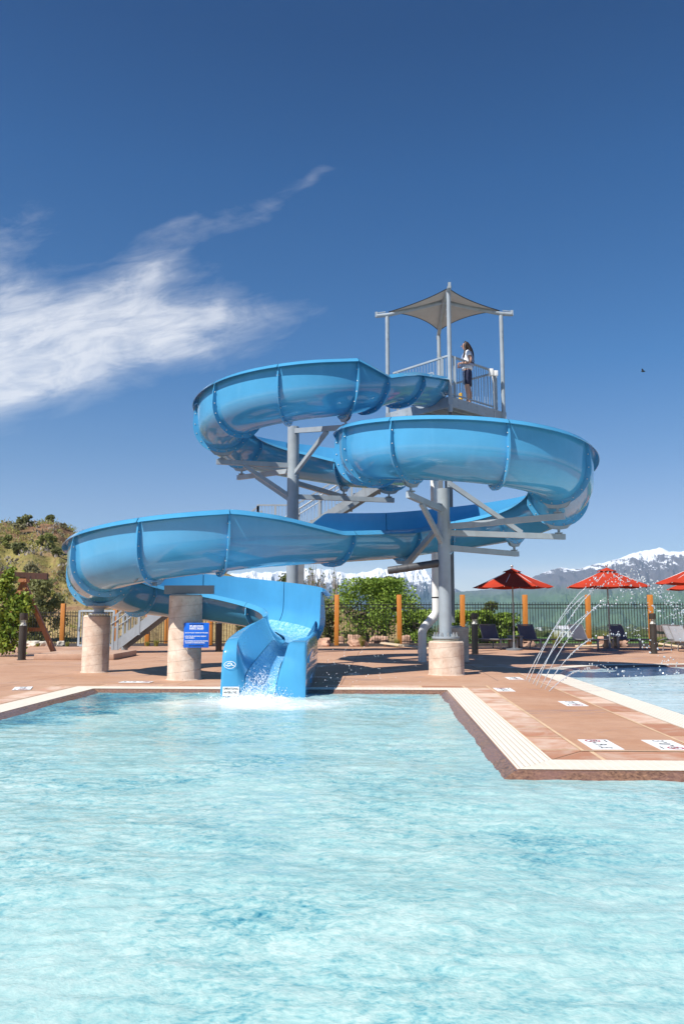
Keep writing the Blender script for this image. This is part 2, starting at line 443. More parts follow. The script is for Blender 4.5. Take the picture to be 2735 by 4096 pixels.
# sandstone pavers
mb = MB(); gj = MB()
def pavers(along, c0, c1, s0, s1, step, mit0=0, mit1=0):
    s = s0; k = 0
    if along == 'b': gj.quad((c0-.015, s0-.02, .002), (c1+.015, s0-.02, .002), (c1+.015, s1+.02, .002), (c0-.015, s1+.02, .002))
    else: gj.quad((s0-.02, c0-.015, .002), (s1+.02, c0-.015, .002), (s1+.02, c1+.015, .002), (s0-.02, c1+.015, .002))
    while s < s1-.05:
        e = min(s+step*random.uniform(.85, 1.15), s1); g = .022
        if e > s1-.2: e = s1
        if along == 'b': mb.quad((c0, s+g, .004), (c1, s+g, .004), (c1, e-g, .004), (c0, e-g, .004))
        else: mb.quad((s+g, c0, .004), (e-g, c0, .004), (e-g, c1, .004), (s+g, c1, .004))
        s = e; k += 1
pavers('b', 1.545, 1.91, 8.02, 14.5, .85)
mb.quad((1.545, 7.50, .004), (1.91, 7.95, .004), (1.91, 8.0, .004), (1.545, 8.0, .004))
pavers('a', 7.485, 7.93, 2.0, 9, 1.15)
mb.quad((1.56, 7.485, .004), (1.98, 7.485, .004), (1.98, 7.93, .004), (1.93, 7.93, .004))
pavers('b', 3.09, 3.445, 8.0, 18.2, 1.0)
pavers('a', 14.56, 14.95, -5.1, 1.5, 1.2)
pavers('b', -5.95, -5.56, -6, 14.5, 1.1)
pool_obj(mb, 'sandstone_border_path', TILE)
pool_obj(gj, 'joint_bed_path', PALEJ)
mb = MB()
rect(mb, 1.91, 1.945, 7.945, 15.0, .008); rect(mb, 1.945, 3.055, 7.945, 7.975, .008); rect(mb, 3.055, 3.085, 7.945, 18.3, .008); rect(mb, 3.085, 9, 7.945, 7.97, .008)
rect(mb, -5.97, -5.95, -6, 14.97, .008); rect(mb, -5.95, 1.9, 14.96, 14.98, .008)
pool_obj(mb, 'joint_lines_path', PALEJ)
# cream gutter grates
mb = MB()
mb.quad((1.147, 7.002, .006), (1.53, 7.47, .006), (1.53, 14.55, .006), (1.147, 14.1, .006))
mb.quad((3.46, 8.0, .006), (3.928, 8.0, .006), (3.928, 18.2, .006), (3.46, 18.3, .006))
mb.quad((3.46, 18.3, .006), (3.928, 18.2, .006), (4.35, 19.5, .006), (4.0, 19.75, .006))
mb.quad((4.0, 19.75, .006), (4.35, 19.5, .006), (4.9, 20.4, .006), (4.6, 20.7, .006))
mb.quad((4.6, 20.7, .006), (4.9, 20.4, .006), (5.6, 21.0, .006), (5.4, 21.35, .006))
mb.quad((5.4, 21.35, .006), (5.6, 21.0, .006), (6.8, 21.35, .006), (6.7, 21.75, .006))
mb.quad((-5.5, -6, .006), (-5.052, -6, .006), (-5.052, 14.1, .006), (-5.5, 14.55, .006))
o = pool_obj(mb, 'gutter_grate_path', GRATE0)
mb = MB()
mb.quad((1.149, 7.002, .006), (9, 7.002, .006), (9, 7.47, .006), (1.532, 7.47, .006))
mb.quad((-5.05, 14.102, .006), (1.145, 14.102, .006), (1.528, 14.55, .006), (-5.498, 14.55, .006))
mb.quad((6.7, 21.75, .006), (6.8, 21.35, .006), (8.5, 21.6, .006), (16, 21.6, .006), (16, 22.0, .006), (8.4, 22.0, .006))
pool_obj(mb, 'gutter_grate_path', GRATE1)
# brown wet lips sloping into the water, then the pool wall
mb = MB(); wl = MB()
def lip(pts, w=.24, dz=-.10):
    n = len(pts); off = []
    for i, p in enumerate(pts):
        p = Vector((*p, 0)); ns = []
        if i > 0: d = (p-Vector((*pts[i-1], 0))).normalized(); ns.append(Vector((-d.y, d.x, 0)))
        if i < n-1: d = (Vector((*pts[i+1], 0))-p).normalized(); ns.append(Vector((-d.y, d.x, 0)))
        if len(ns) == 2:
            b = (ns[0]+ns[1]).normalized(); off.append(b/max(.3, b.dot(ns[0])))
        else: off.append(ns[0])
    for i in range(n-1):
        a, b = Vector((*pts[i], 0)), Vector((*pts[i+1], 0))
        a2, b2 = a+off[i]*w, b+off[i+1]*w; a2.z = b2.z = dz
        am, bm_ = a+off[i]*.03, b+off[i+1]*.03; am.z = bm_.z = -.004
        mb.quad(a, b, bm_, am); mb.quad(am, bm_, b2, a2)
        a3, b3 = a2.copy(), b2.copy(); a3.z = b3.z = -1.2
        wl.quad(a2, b2, b3, a3)
lip([(9, PN), (PX1, PN), (PX1, PB), (PX0, PB), (PX0, -6)])
lip([(-x, y) for x, y in []] or list(reversed(kid))[:1]+[(KX, 18.2)], .2) if False else None
lip([(KX, KB0), (KX, 18.2), (4.35, 19.5), (4.9, 20.4), (5.6, KB1), (6.8, KB1+.35), (8.5, KB1+.6), (16, KB1+.6)][::-1], .22)
pool_obj(mb, 'pool_edge_path', LIP); pool_obj(wl, 'pool_basin', PLASTER)

# --- water
def water_mat(name, teal_corner, foam, base):
    m, t, p, oc = newmat(name)
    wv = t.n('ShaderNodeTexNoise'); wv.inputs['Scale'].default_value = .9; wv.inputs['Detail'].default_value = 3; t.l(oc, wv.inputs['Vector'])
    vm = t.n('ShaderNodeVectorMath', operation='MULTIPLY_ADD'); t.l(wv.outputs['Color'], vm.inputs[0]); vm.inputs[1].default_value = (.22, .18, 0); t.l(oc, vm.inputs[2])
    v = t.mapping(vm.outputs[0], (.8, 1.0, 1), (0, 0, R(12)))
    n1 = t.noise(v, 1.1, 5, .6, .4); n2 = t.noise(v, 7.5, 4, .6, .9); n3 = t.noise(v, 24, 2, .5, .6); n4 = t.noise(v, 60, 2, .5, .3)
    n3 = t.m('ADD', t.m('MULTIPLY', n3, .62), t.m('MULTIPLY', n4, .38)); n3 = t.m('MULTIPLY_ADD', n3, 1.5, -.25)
    f = t.m('ADD', t.m('ADD', t.m('MULTIPLY', n1, .34), t.m('MULTIPLY', n2, .33)), t.m('MULTIPLY', n3, .33))  # aeration streaks, with ripple glints and caustic-like light put into the colour
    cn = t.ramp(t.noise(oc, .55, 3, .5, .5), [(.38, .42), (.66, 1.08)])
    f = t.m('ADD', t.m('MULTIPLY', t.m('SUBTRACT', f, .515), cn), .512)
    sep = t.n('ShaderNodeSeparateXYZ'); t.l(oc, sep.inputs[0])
    if teal_corner:
        # colour shifted to a deeper teal in the far left corner, and foam round the slide's mouth
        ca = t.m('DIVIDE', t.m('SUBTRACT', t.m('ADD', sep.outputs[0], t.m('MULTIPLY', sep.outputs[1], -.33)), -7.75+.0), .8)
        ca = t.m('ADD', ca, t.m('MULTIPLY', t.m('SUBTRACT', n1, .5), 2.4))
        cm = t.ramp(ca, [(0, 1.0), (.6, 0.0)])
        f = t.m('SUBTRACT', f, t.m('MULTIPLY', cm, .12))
    if foam:
        dx = t.m('SUBTRACT', sep.outputs[0], foam[0]); dy = t.m('SUBTRACT', sep.outputs[1], foam[1])
        d2 = t.m('ADD', t.m('MULTIPLY', t.m('MULTIPLY', dx, dx), 1/foam[2]**2), t.m('MULTIPLY', t.m('MULTIPLY', dy, dy), 1/foam[3]**2))
        fm = t.m('EXPONENT', t.m('MULTIPLY', d2, -1.0))
        f = t.m('ADD', f, t.m('MULTIPLY', fm, .27))
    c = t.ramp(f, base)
    t.l(c, p.inputs['Base Color']); p.inputs['Roughness'].default_value = .09; p.inputs['IOR'].default_value = 1.33; p.inputs['Specular IOR Level'].default_value = .2 if teal_corner else .16
    h = t.m('ADD', t.m('MULTIPLY', n2, .6), t.m('MULTIPLY', n3, .35))
    h = t.m('ADD', h, t.m('MULTIPLY', t.noise(v, 55, 3, .6, .5), .16))
    t.l(t.bump(h, .28, .035), p.inputs['Normal'])
    return m
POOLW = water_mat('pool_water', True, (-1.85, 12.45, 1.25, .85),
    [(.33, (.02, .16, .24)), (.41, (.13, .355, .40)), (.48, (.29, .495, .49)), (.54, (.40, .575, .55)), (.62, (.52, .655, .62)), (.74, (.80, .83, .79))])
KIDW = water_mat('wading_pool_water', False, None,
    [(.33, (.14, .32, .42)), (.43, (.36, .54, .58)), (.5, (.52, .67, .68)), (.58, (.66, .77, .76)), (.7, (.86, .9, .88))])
def wave(a, b, amp=1.0):
    z = .010*sin(2.1*b+.9*a+1.3*noise.noise(Vector((a*.5, b*.5, 1))))
    z += .016*noise.noise(Vector((a*1.1, b*1.7, 3.3)))+.010*noise.noise(Vector((a*3.1+5, b*4.3, 7)))+.009*noise.noise(Vector((a*9, b*11, 2)))+.006*noise.noise(Vector((a*19, b*23, 5)))
    r = math.hypot((a+1.5)*.8, b-12.5); z += .022*math.exp(-r*.9)*sin(r*7)
    if amp == 1.0:
        dl = min(abs(a-PX1) if b > PN-.2 else 9, abs(b-PN) if a > PX1-.2 else 9, abs(a-PX0), abs(b-PB)); z *= .35+.65*min(1, dl/.6)
    return z*amp
def water_grid(name, a0, a1, bs, m, step, amp, keep):
    mb = MB(); na = int((a1-a0)/step); idx = {}
    A = [a0+(a1-a0)*i/na for i in range(na+1)]
    mb.v = [(a, b, WZ+wave(a, b, amp)) for b in bs for a in A]
    for j in range(len(bs)-1):
        for i in range(na):
            if keep((A[i]+A[i+1])/2, (bs[j]+bs[j+1])/2):
                k = j*(na+1)+i; mb.f.append((k, k+1, k+na+2, k+na+1)); mb.mi.append(0)
    return pool_obj(mb, name, m, smooth=True)
bs = [-6, -4, -2, -1, 0, .8, 1.4]; s = 1.8
while s < 14.15: bs.append(s); s += max(.022, .0042*s)
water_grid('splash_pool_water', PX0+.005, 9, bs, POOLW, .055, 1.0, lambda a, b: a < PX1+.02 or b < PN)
bs = [KB0+i*.07 for i in range(int((KB1+.62-KB0)/.07))]
def in_kid(a, b):
    if b < 18.2: return True
    if a > 8.5: return True
    pts = [(3.90, 18.2), (4.30, 19.5), (4.85, 20.4), (5.55, KB1+.05), (6.8, KB1+.4), (8.5, KB1+.7)]
    for (x0, y0), (x1, y1) in zip(pts, pts[1:]):
        if x0 <= a <= x1: return b <= y0+(y1-y0)*(a-x0)/(x1-x0)
    return False
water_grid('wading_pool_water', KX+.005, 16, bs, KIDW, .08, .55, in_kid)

# --- planting bed, valley, hill, mountains
def lerp_tab(tab, x):
    if x <= tab[0][0]: return tab[0][1]
    for (x0, y0), (x1, y1) in zip(tab, tab[1:]):
        if x <= x1: return y0+(y1-y0)*(x-x0)/(x1-x0)
    return tab[-1][1]
def fbm(p, o=5, g=.5, l=2.0):
    a = 1; s = 0; p = Vector(p)
    for _ in range(o): s += a*noise.noise(p); p = p*l; a *= g
    return s
mb = MB()
nx = 60
ys = [32.6, 33.2, 34, 35, 36.5]
mb.v = [(-36+72*i/nx, y, -.012+.02*(y > 32.8)+(.03*noise.noise(Vector((i*.9, y*2, 0))) if y > 33 else 0)) for y in ys for i in range(nx+1)]
for j in range(len(ys)-1):
    for i in range(nx): k = j*(nx+1)+i; mb.f.append((k, k+1, k+nx+2, k+nx+1)); mb.mi.append(0)
mb.build('planting_bed_ground', GRAVEL)['kind'] = 'structure'

def ground_mat():
    m, t, p, oc = newmat('valley_grass')
    sep = t.n('ShaderNodeSeparateXYZ'); t.l(oc, sep.inputs[0])
    n = t.noise(oc, .05, 6, .65); n2 = t.noise(oc, .9, 6, .7); n3 = t.noise(t.mapping(oc, (1, .35, 1)), .0035, 5, .6)
    near = t.mix(t.ramp(n2, [(.35, 0.0), (.65, 1.0)]), (.23, .17, .07), (.42, .33, .16))
    grn = t.mix(t.ramp(n, [(.4, 0.0), (.6, 1.0)]), (.07, .14, .035), (.13, .2, .05))
    far = t.mix(t.ramp(n3, [(.38, 0.0), (.5, .5), (.62, 1.0)]), (.05, .105, .045), (.17, .2, .09))
    lf = t.ramp(t.m('MULTIPLY_ADD', sep.outputs[0], .02, .5), [(.4, 0.0), (.62, 1.0)])
    c = t.mix(lf, near, grn)
    c = t.mix(t.ramp(t.m('MULTIPLY', sep.outputs[1], 1/400.0), [(.2, 0.0), (.9, 1.0)]), c, far)
    t.l(c, p.inputs['Base Color']); p.inputs['Roughness'].default_value = .9; p.inputs['Specular IOR Level'].default_value = .1
    return m
tabz = [(0, -.05), (34, -.06), (40, -.25), (60, -.8), (100, -2.2), (300, -9), (1000, -29), (3000, -46), (6000, -52), (9000, -52)]
mb = MB(); rows = [-40, -8]+[33, 35, 37, 40, 44, 50, 58, 70, 85, 105, 135, 180, 240, 320, 450, 650, 900, 1300, 1900, 2700, 3800, 5200, 6600]
nx = 60
for y in rows:
    hw = min(8500, max(90, abs(y)*1.3))
    for i in range(nx+1):
        x = -hw+2*hw*i/nx
        z = lerp_tab(tabz, y)+(.012*min(y, 400)*noise.noise(Vector((x*.02, y*.02, 0))) if y > 42 else 0)
        if y < 34: z = -1.4
        mb.v.append((x, y, z))
for j in range(len(rows)-1):
    for i in range(nx): k = j*(nx+1)+i; mb.f.append((k, k+1, k+nx+2, k+nx+1)); mb.mi.append(0)
mb.build('valley_ground', ground_mat())['kind'] = 'structure'

def el_of(px, py):
    d = ray(px, py); return d.z/math.hypot(d.x, d.y), math.atan2(d.x, d.y)
def crest(pts):
    return [(lambda e: (e[1], e[0]))(el_of(*p)) for p in pts]
HILLC = crest([(-900, 2110), (-400, 2090), (0, 2098), (110, 2098), (140, 2094), (220, 2096), (285, 2112), (310, 2138), (345, 2150), (420, 2190), (600, 2245), (800, 2290), (985, 2322), (1040, 2336), (1150, 2370), (1300, 2392), (1420, 2440), (1560, 2475)])
def hill_z(az, r):
    e = lerp_tab(HILLC, az); D = 92
    top = CH+D*e
    t = (r-38)/(D-38)
    if t <= 0: return -.3
    if t <= 1:
        s = t*t*(3-2*t); s = .72*s+.28*t**3 if az < -.2 else s*.8+.2*t
        z = -.3+(top+.3)*s
    else: z = top-(r-D)*.1
    amp = .9*min(1, t*2)*(min(1, max(.15, top/8)))
    if t > 1: amp *= .35
    z += amp*(1-.7*math.exp(-((t-1)/.06)**2))*fbm((az*26, r*.085, 2), 5)
    return z
def hill_mat():
    m, t, p, oc = newmat('sagebrush_hillside')
    sep = t.n('ShaderNodeSeparateXYZ'); t.l(oc, sep.inputs[0])
    geo = t.n('ShaderNodeNewGeometry'); gs = t.n('ShaderNodeSeparateXYZ'); t.l(geo.outputs['True Normal'], gs.inputs[0])
    n1 = t.noise(oc, .12, 6, .65); n2 = t.noise(oc, .7, 6, .7); n3 = t.noise(t.mapping(oc, (.3, .3, 3)), .8, 5, .65); n4 = t.noise(oc, 2.5, 4, .7)
    grass = t.mix(t.ramp(n2, [(.35, 0.0), (.65, 1.0)]), (.19, .17, .055), (.36, .30, .105))
    dirt = t.mix(t.ramp(n2, [(.4, 0.0), (.6, 1.0)]), (.24, .135, .075), (.38, .245, .14))
    rock = t.mix(t.ramp(n3, [(.4, 0.0), (.6, 1.0)]), (.10, .055, .035), (.36, .205, .12))
    dry = t.mix(t.ramp(n4, [(.4, 0.0), (.6, 1.0)]), (.34, .235, .10), (.46, .34, .165))
    c = t.mix(t.ramp(n1, [(.48, 0.0), (.6, 1.0)]), grass, dirt)
    hi = t.m('ADD', t.m('MULTIPLY', sep.outputs[2], 1/14.0), t.m('MULTIPLY', t.m('SUBTRACT', n1, .5), .5))
    c = t.mix(t.ramp(hi, [(.55, 0.0), (.75, .85)]), c, rock)
    c = t.mix(t.ramp(hi, [(.06, 1.0), (.2, 0.0)]), c, dry)
    c = t.mix(t.ramp(gs.outputs[2], [(.55, 1.0), (.72, 0.0)]), c, rock)
    t.l(c, p.inputs['Base Color']); p.inputs['Roughness'].default_value = .95; p.inputs['Specular IOR Level'].default_value = .1
    t.l(t.bump(t.m('ADD', n2, t.m('MULTIPLY', n4, .6)), 1.0, .5), p.inputs['Normal'])
    return m
mb = MB(); az0, az1 = R(-42), R(5.5); na, nr = 260, 90
rs = [36+(125-36)*i/nr for i in range(nr+1)]
for r in rs:
    for i in range(na+1):
        az = az0+(az1-az0)*i/na
        mb.v.append((r*sin(az), r*cos(az), hill_z(az, r)))
for j in range(nr):
    for i in range(na): k = j*(na+1)+i; mb.f.append((k, k+1, k+na+2, k+na+1)); mb.mi.append(0)
mb.build('hill', hill_mat())['kind'] = 'structure'

def mountain_mat(name, snow0, snow1, low, rockc, zs, g0=.3, g1=.48):
    m, t, p, oc = newmat(name)
    sep = t.n('ShaderNodeSeparateXYZ'); t.l(oc, sep.inputs[0])
    geo = t.n('ShaderNodeNewGeometry'); gs = t.n('ShaderNodeSeparateXYZ'); t.l(geo.outputs['True Normal'], gs.inputs[0])
    n1 = t.noise(oc, .004, 8, .66); n2 = t.noise(t.mapping(oc, (1.6, .5, 1.2) if g1 < .48 else (.8, .5, 5)), .010, 7, .7, .8); n3 = t.noise(oc, .03, 4, .65)
    hgt = t.m('ADD', t.m('MULTIPLY', sep.outputs[2], 1.0/zs), t.m('MULTIPLY', t.m('SUBTRACT', n1, .5), .35))
    lowc = t.mix(t.ramp(n1, [(.42, 0.0), (.6, 1.0)]), low, tuple(x*1.6+.01 for x in low))
    rk = t.mix(n3, tuple(x*.6 for x in rockc), rockc)
    c = t.mix(t.ramp(hgt, [(g0, 0.0), (g1, 1.0)]), lowc, rk)
    s = t.m('ADD', hgt, t.m('MULTIPLY', t.m('SUBTRACT', n2, .5), 1.1))
    s = t.m('ADD', s, t.m('MULTIPLY', t.m('SUBTRACT', gs.outputs[2], .8), .5))
    c = t.mix(t.ramp(s, [(snow0, 0.0), (snow1, 1.0)]), c, (.88, .89, .92))
    t.l(c, p.inputs['Base Color']); p.inputs['Roughness'].default_value = .9; p.inputs['Specular IOR Level'].default_value = .1
    return m
def mountains(name, pts, D0, D1, m, zb, seed, rough):
    cr = crest(pts); mb = MB(); a0, a1 = cr[0][0], cr[-1][0]; na, nr = int((a1-a0)*900), 70
    for j in range(nr+1):
        t = j/nr; r = D0+(D1-D0)*t
        for i in range(na+1):
            az = a0+(a1-a0)*i/na; e = lerp_tab(cr, az); top = CH+(D0+(D1-D0)*.8)*e
            s = min(1, t/.8); q = s**1.35 if t <= .8 else 1-(t-.8)*1.2
            ridge = 1-abs(fbm((az*(38 if rough > .2 else 17)+seed, t*(2.0 if rough > .2 else 3.2)+az*9, seed), 6, .52))*2.0
            z = zb+(top-zb)*q+(ridge-.55)*rough*(top-zb)*(min(1, s*3))*(1-s**6*.85)
            z += rough*.16*(top-zb)*fbm((az*150, t*9, seed+4), 4)*(.35 if s > .95 else 1)
            edge = min(1, (az-a0)/.02)
            mb.v.append((r*sin(az), r*cos(az), zb-30+(z-zb+30)*max(0, edge)))
    for j in range(nr):
        for i in range(na): k = j*(na+1)+i; mb.f.append((k, k+1, k+na+2, k+na+1)); mb.mi.append(0)
    o = mb.build(name, m); o['kind'] = 'structure'; return o
mountains('snowy_mountain_range', [(300, 2380), (500, 2340), (700, 2300), (880, 2288), (960, 2292), (1045, 2284), (1130, 2290), (1200, 2274), (1260, 2276), (1320, 2281), (1420, 2292), (1520, 2274), (1580, 2276), (1640, 2268), (1690, 2276), (1740, 2300), (1790, 2338), (1850, 2365), (1900, 2385), (2000, 2420)],
          4600, 6400, mountain_mat('snow_and_rock', .56, .68, (.045, .07, .075), (.15, .145, .17), 330, .3, .5), -50, 3.1, .26)
mountains('green_mountain_range', [(1700, 2420), (1790, 2378), (1830, 2368), (1900, 2362), (1990, 2352), (2080, 2335), (2124, 2312), (2178, 2286), (2246, 2270), (2300, 2276), (2360, 2262), (2422, 2246), (2492, 2228), (2562, 2204), (2633, 2192), (2680, 2206), (2735, 2202), (2900, 2180), (3100, 2200), (3500, 2220)],
          3000, 5600, mountain_mat('green_slopes_and_snow', .73, .82, (.065, .105, .045), (.16, .145, .165), 400, .22, .44), -48, 9.4, .18)

# haze between here and the mountains: one even volume
mb = MB(); mb.box((0, 3400, 260), (19000, 7000, 740))
hz = mb.build('haze', None if False else MATS['white_pvc'], smooth=False); hz['kind'] = 'stuff'
hm = bpy.data.materials.new('haze_air'); hm.use_nodes = True
t = NT(hm.node_tree); out = t.n('ShaderNodeOutputMaterial'); pv = t.n('ShaderNodeVolumePrincipled')
pv.inputs['Color'].default_value = (.5, .72, 1, 1); pv.inputs['Density'].default_value = 1.0e-4; pv.inputs['Anisotropy'].default_value = .15
t.l(pv.outputs[0], out.inputs['Volume']); hz.data.materials[0] = hm
# ================================================================== WATER SLIDE
class Path:                                  # centre line of the flume floor: x, y, heading, floor z, left and right wall heights
    def __init__(s): s.p = []; s.L = 0; s.key = []; s.marks = {}
    def line(s, p0, h, L, n=24):
        for i in range(n+1):
            q = (p0[0]+cos(h)*L*i/n, p0[1]+sin(h)*L*i/n)
            s.put(q, h)
        return q
    def put(s, q, h):
        if s.p:
            d = math.hypot(q[0]-s.p[-1][1], q[1]-s.p[-1][2])
            if d < 1e-5: return
            s.L += d
        s.p.append((s.L, q[0], q[1], h))
    def arc(s, c, r, f0, f1, tagname):       # degrees; direction from the sign
        n = max(8, int(abs(f1-f0)/2.5)); sg = 1 if f1 > f0 else -1
        for i in range(n+1):
            f = f0+(f1-f0)*i/n; a = R(f)
            s.put((c[0]+r*cos(a), c[1]+r*sin(a)), a+sg*pi/2)
            s.marks[(tagname, round(f, 3))] = s.L
        s.arcs = getattr(s, 'arcs', {}); s.arcs[tagname] = (f0, f1, s.L, abs(f1-f0)*pi/180*r)
    def at(s, tagname, f):
        f0, f1, Lend, ln = s.arcs[tagname]
        return Lend-ln*(f1-f)/(f1-f0)
    def done(s):
        s.A = np.array(s.p); h = np.unwrap(s.A[:, 3]); s.A[:, 3] = h
    def xyh(s, l): return [float(np.interp(l, s.A[:, 0], s.A[:, k])) for k in (1, 2, 3)]
C1, R1 = (-.84, 20.55), 2.28
C2, R2 = (2.76, 17.9), 2.19
C3, R3 = (-3.23, 18.1), 2.2
PT = Path()
F0 = 329.0; hd = R(F0-90)
tp = (C1[0]+R1*cos(R(F0)), C1[1]+R1*sin(R(F0)))
STL = 2.55
PT.line((tp[0]-STL*cos(hd), tp[1]-STL*sin(hd)), hd, STL); LA = PT.L
g12 = math.degrees(math.atan2(C2[1]-C1[1], C2[0]-C1[0]))
PT.arc(C1, R1, F0, g12, 'a')
PT.arc(C2, R2, g12+180, 0, 'b0') if False else None
dist = math.hypot(C3[0]-C2[0], C3[1]-C2[1]); gam = math.degrees(math.asin((R2+R3)/dist)); dirc = math.degrees(math.atan2(C3[1]-C2[1], C3[0]-C2[0]))
if dirc < 0: dirc += 360
hh = dirc+gam                                 # heading of the straight between loop two and loop three
PT.arc(C2, R2, g12+180, hh-90+360, 'b')
pb = (C2[0]+R2*cos(R(hh-90)), C2[1]+R2*sin(R(hh-90))); LB = PT.L
SL = math.sqrt(dist**2-(R2+R3)**2)
PT.line(pb, R(hh), SL); LC = PT.L
PT.arc(C3, R3, hh+90, -14, 'c')
PT.done()
ZK = [(0, 7.02), (LA, 6.52)]+[(PT.at('a', f), z) for f, z in ((315, 6.24), (294, 5.98), (258, 5.80), (225, 5.68), (185, 5.52), (135, 5.36), (90, 5.15), (67, 4.96), (41, 4.8), (0, 4.6))]
ZK += [(PT.at('b', f), z) for f, z in ((g12+181, 4.45), (180, 4.3), (232, 4.05), (270, 3.9), (325, 3.68), (360, 3.42), (405, 3.12), (450, 2.9), (490, 2.66))]
ZK += [(LC, 2.27)]+[(PT.at('c', f), z) for f, z in ((290, 2.14), (258, 1.98), (215, 1.74), (180, 1.52), (140, 1.32), (90, 1.12), (40, .84), (0, .62), (-14, .55))]
HI, LO = 1.19, .68
HLK = [(0, .74), (PT.at('a', 311), .74), (PT.at('a', 294), HI), (PT.at('a', 20), HI), (PT.at('a', -30), LO), (LC-1.7, LO), (PT.at('c', 292), HI), (PT.at('c', -14), 1.22)]
HRK = [(0, .74), (PT.at('a', 311), LO), (PT.at('a', 0), LO), (PT.at('b', 172), HI), (PT.at('b', 470), HI), (LB+1.6, HI), (LB+2.5, LO), (PT.at('c', -14), LO)]
def ipl(K, l): return float(np.interp(l, [k[0] for k in K], [k[1] for k in K]))
def zfl(l): return sum(ipl(ZK, l+d) for d in (-.4, -.2, 0, .2, .4))/5
RF = .64
def half(h, off=0.0, n=9):                   # half of the U profile from the floor to the rim: (out, up) plus outward normal
    pts = []
    amax = pi/2 if h >= RF else math.acos(max(-1, 1-h/RF))
    for i in range(n+1):
        a = amax*i/n
        pts.append((RF*sin(a), RF-RF*cos(a), sin(a), -cos(a)))
    if h > RF:
        for k in (.5, 1): pts.append((RF+.035*k*(h-RF), RF+(h-RF)*k, 1, 0))
    return [(u+nx*off, v+nz*off) for u, v, nx, nz in pts]
LIPW, LIPH = .115, .10
def frame(l):
    x, y, h = PT.xyh(l); return Vector((x, y, zfl(l))), Vector((-sin(h), cos(h), 0)), Vector((cos(h), sin(h), 0))
def section(l):
    o, left, fw = frame(l)
    hl, hr = ipl(HLK, l), ipl(HRK, l)
    L = half(hl); Rr = half(hr)
    lt = (L[-1][0], L[-1][1]); rt = (Rr[-1][0], Rr[-1][1])
    pts = [(lt[0]+LIPW-.012, lt[1]-LIPH-.006), (lt[0]+LIPW, lt[1]-LIPH), (lt[0]+.035, lt[1]-.012), (lt[0]+.018, lt[1])]+[(u, v) for u, v in reversed(L)]
    pts += [(-u, v) for u, v in Rr[1:]]+[(-rt[0]-.018, rt[1]), (-rt[0]-.035, rt[1]-.012), (-rt[0]-LIPW, rt[1]-LIPH), (-rt[0]-LIPW+.012, rt[1]-LIPH-.006)]
    return [o+left*u+Vector((0, 0, v)) for u, v in pts]
# joints between the moulded pieces
J = [0, LA-.75]+[PT.at('a', f) for f in (311, 294, 258, 222, 188, 148, 106, 67, 22)]+[PT.at('b', f) for f in (150, 178, 200, 232, 279, 324, 365, 408, 450)]+[PT.at('b', 485), LB+2.0, PT.at('c', 291), PT.at('c', 256), PT.at('c', 218), PT.at('c', 184), PT.at('c', 142), PT.at('c', 98), PT.at('c', 52), PT.L]
slide = empty('water_slide', (C2[0]-.7, 17.7, 0)); slide_origin = Vector(slide.location)
tag(slide, 'blue twisting open flume water slide on grey steel columns, ending in the splash pool', 'water slide')
def sbuild(mb, name, m, parent=slide, **k):
    o = mb.build(name, m, parent, **k)
    o.matrix_parent_inverse = Matrix.Translation(-slide_origin) if parent is slide else Matrix.Identity(4)
    return o
BOLTS = []
for a, b in zip(J, J[1:]):
    mb = MB(); n = max(3, int((b-a)/.11)); g = .008
    rows = [section(a+g+(b-a-2*g)*i/n) for i in range(n+1)]; w = len(rows[0])
    for r in rows: mb.v += [tuple(p) for p in r]
    for i in range(n):
        for k in range(w-1): q = i*w+k; mb.f.append((q, q+w, q+w+1, q+1)); mb.mi.append(0)
    sec = sbuild(mb, 'flume_section', SLIDE, angle=40)
    # bolted flange at the downstream end
    o, left, fw = frame(b); hl, hr = ipl(HLK, b), ipl(HRK, b)
    prof = []
    for side, h in ((1, hl), (-1, hr)):
        inn = half(h, 0.0); seq = []
        N = len(inn)
        for i, (u, v) in enumerate(inn):
            tt = v/h
            off = .115 if tt < .55 else .115*max(0, (1-tt)/.45)+.03
            if tt < .03: off = .10
            uu, vv = half(h, off)[i]
            if tt > .97: vv = v-.02
            seq.append((side*u, v, side*uu, vv))
        prof.append(seq)
    full = list(reversed(prof[0]))+prof[1][1:]
    mb = MB(); T = .016
    for s_ in (-T, T):
        for u, v, uu, vv in full:
            mb.v.append(tuple(o+left*u+Vector((0, 0, v))+fw*s_)); mb.v.append(tuple(o+left*uu+Vector((0, 0, vv))+fw*s_))
    m_ = len(full)*2
    for k in range(len(full)-1):
        q = 2*k
        mb.f += [(q, q+1, q+3, q+2), (m_+q, m_+q+2, m_+q+3, m_+q+1), (q+1, m_+q+1, m_+q+3, q+3)]; mb.mi += [0]*3
    fl = sbuild(mb, 'joint_flange', SLIDE, sec, angle=30)
    acc = 0; last = None
    for u, v, uu, vv in full:
        c = Vector(((u+uu)/2, (v+vv)/2))
        if last is not None: acc += (c-last).length
        last = c
        if acc > .15 and math.hypot(uu-u, vv-v) > .05:
            acc = 0
            for s_ in (-1, 1):
                BOLTS.append((o+left*c.x+Vector((0, 0, c.y))+fw*s_*(T+.006), fw*s_, sec))
def _seen(bn):
    q, nrm, sec = bn; d = Vector((0, 0, CH))-q
    return -(nrm.dot(d.normalized())*3)/d.length if nrm.dot(d) > 0 else 1
BOLTS.sort(key=_seen)
mb = MB(); mb.ball((0, 0, 0), .0155, sub=1); bme = None
for q, nrm, sec in BOLTS[:100]:
    if bme is None: o = mb.build('bolt', BOLT, sec); bme = o.data
    else: o = bpy.data.objects.new('bolt', bme); COL.objects.link(o); o.parent = sec
    o.location = q
mb = MB()
for q, nrm, sec in BOLTS[100:]: mb.ball(q, .0155, sub=1)
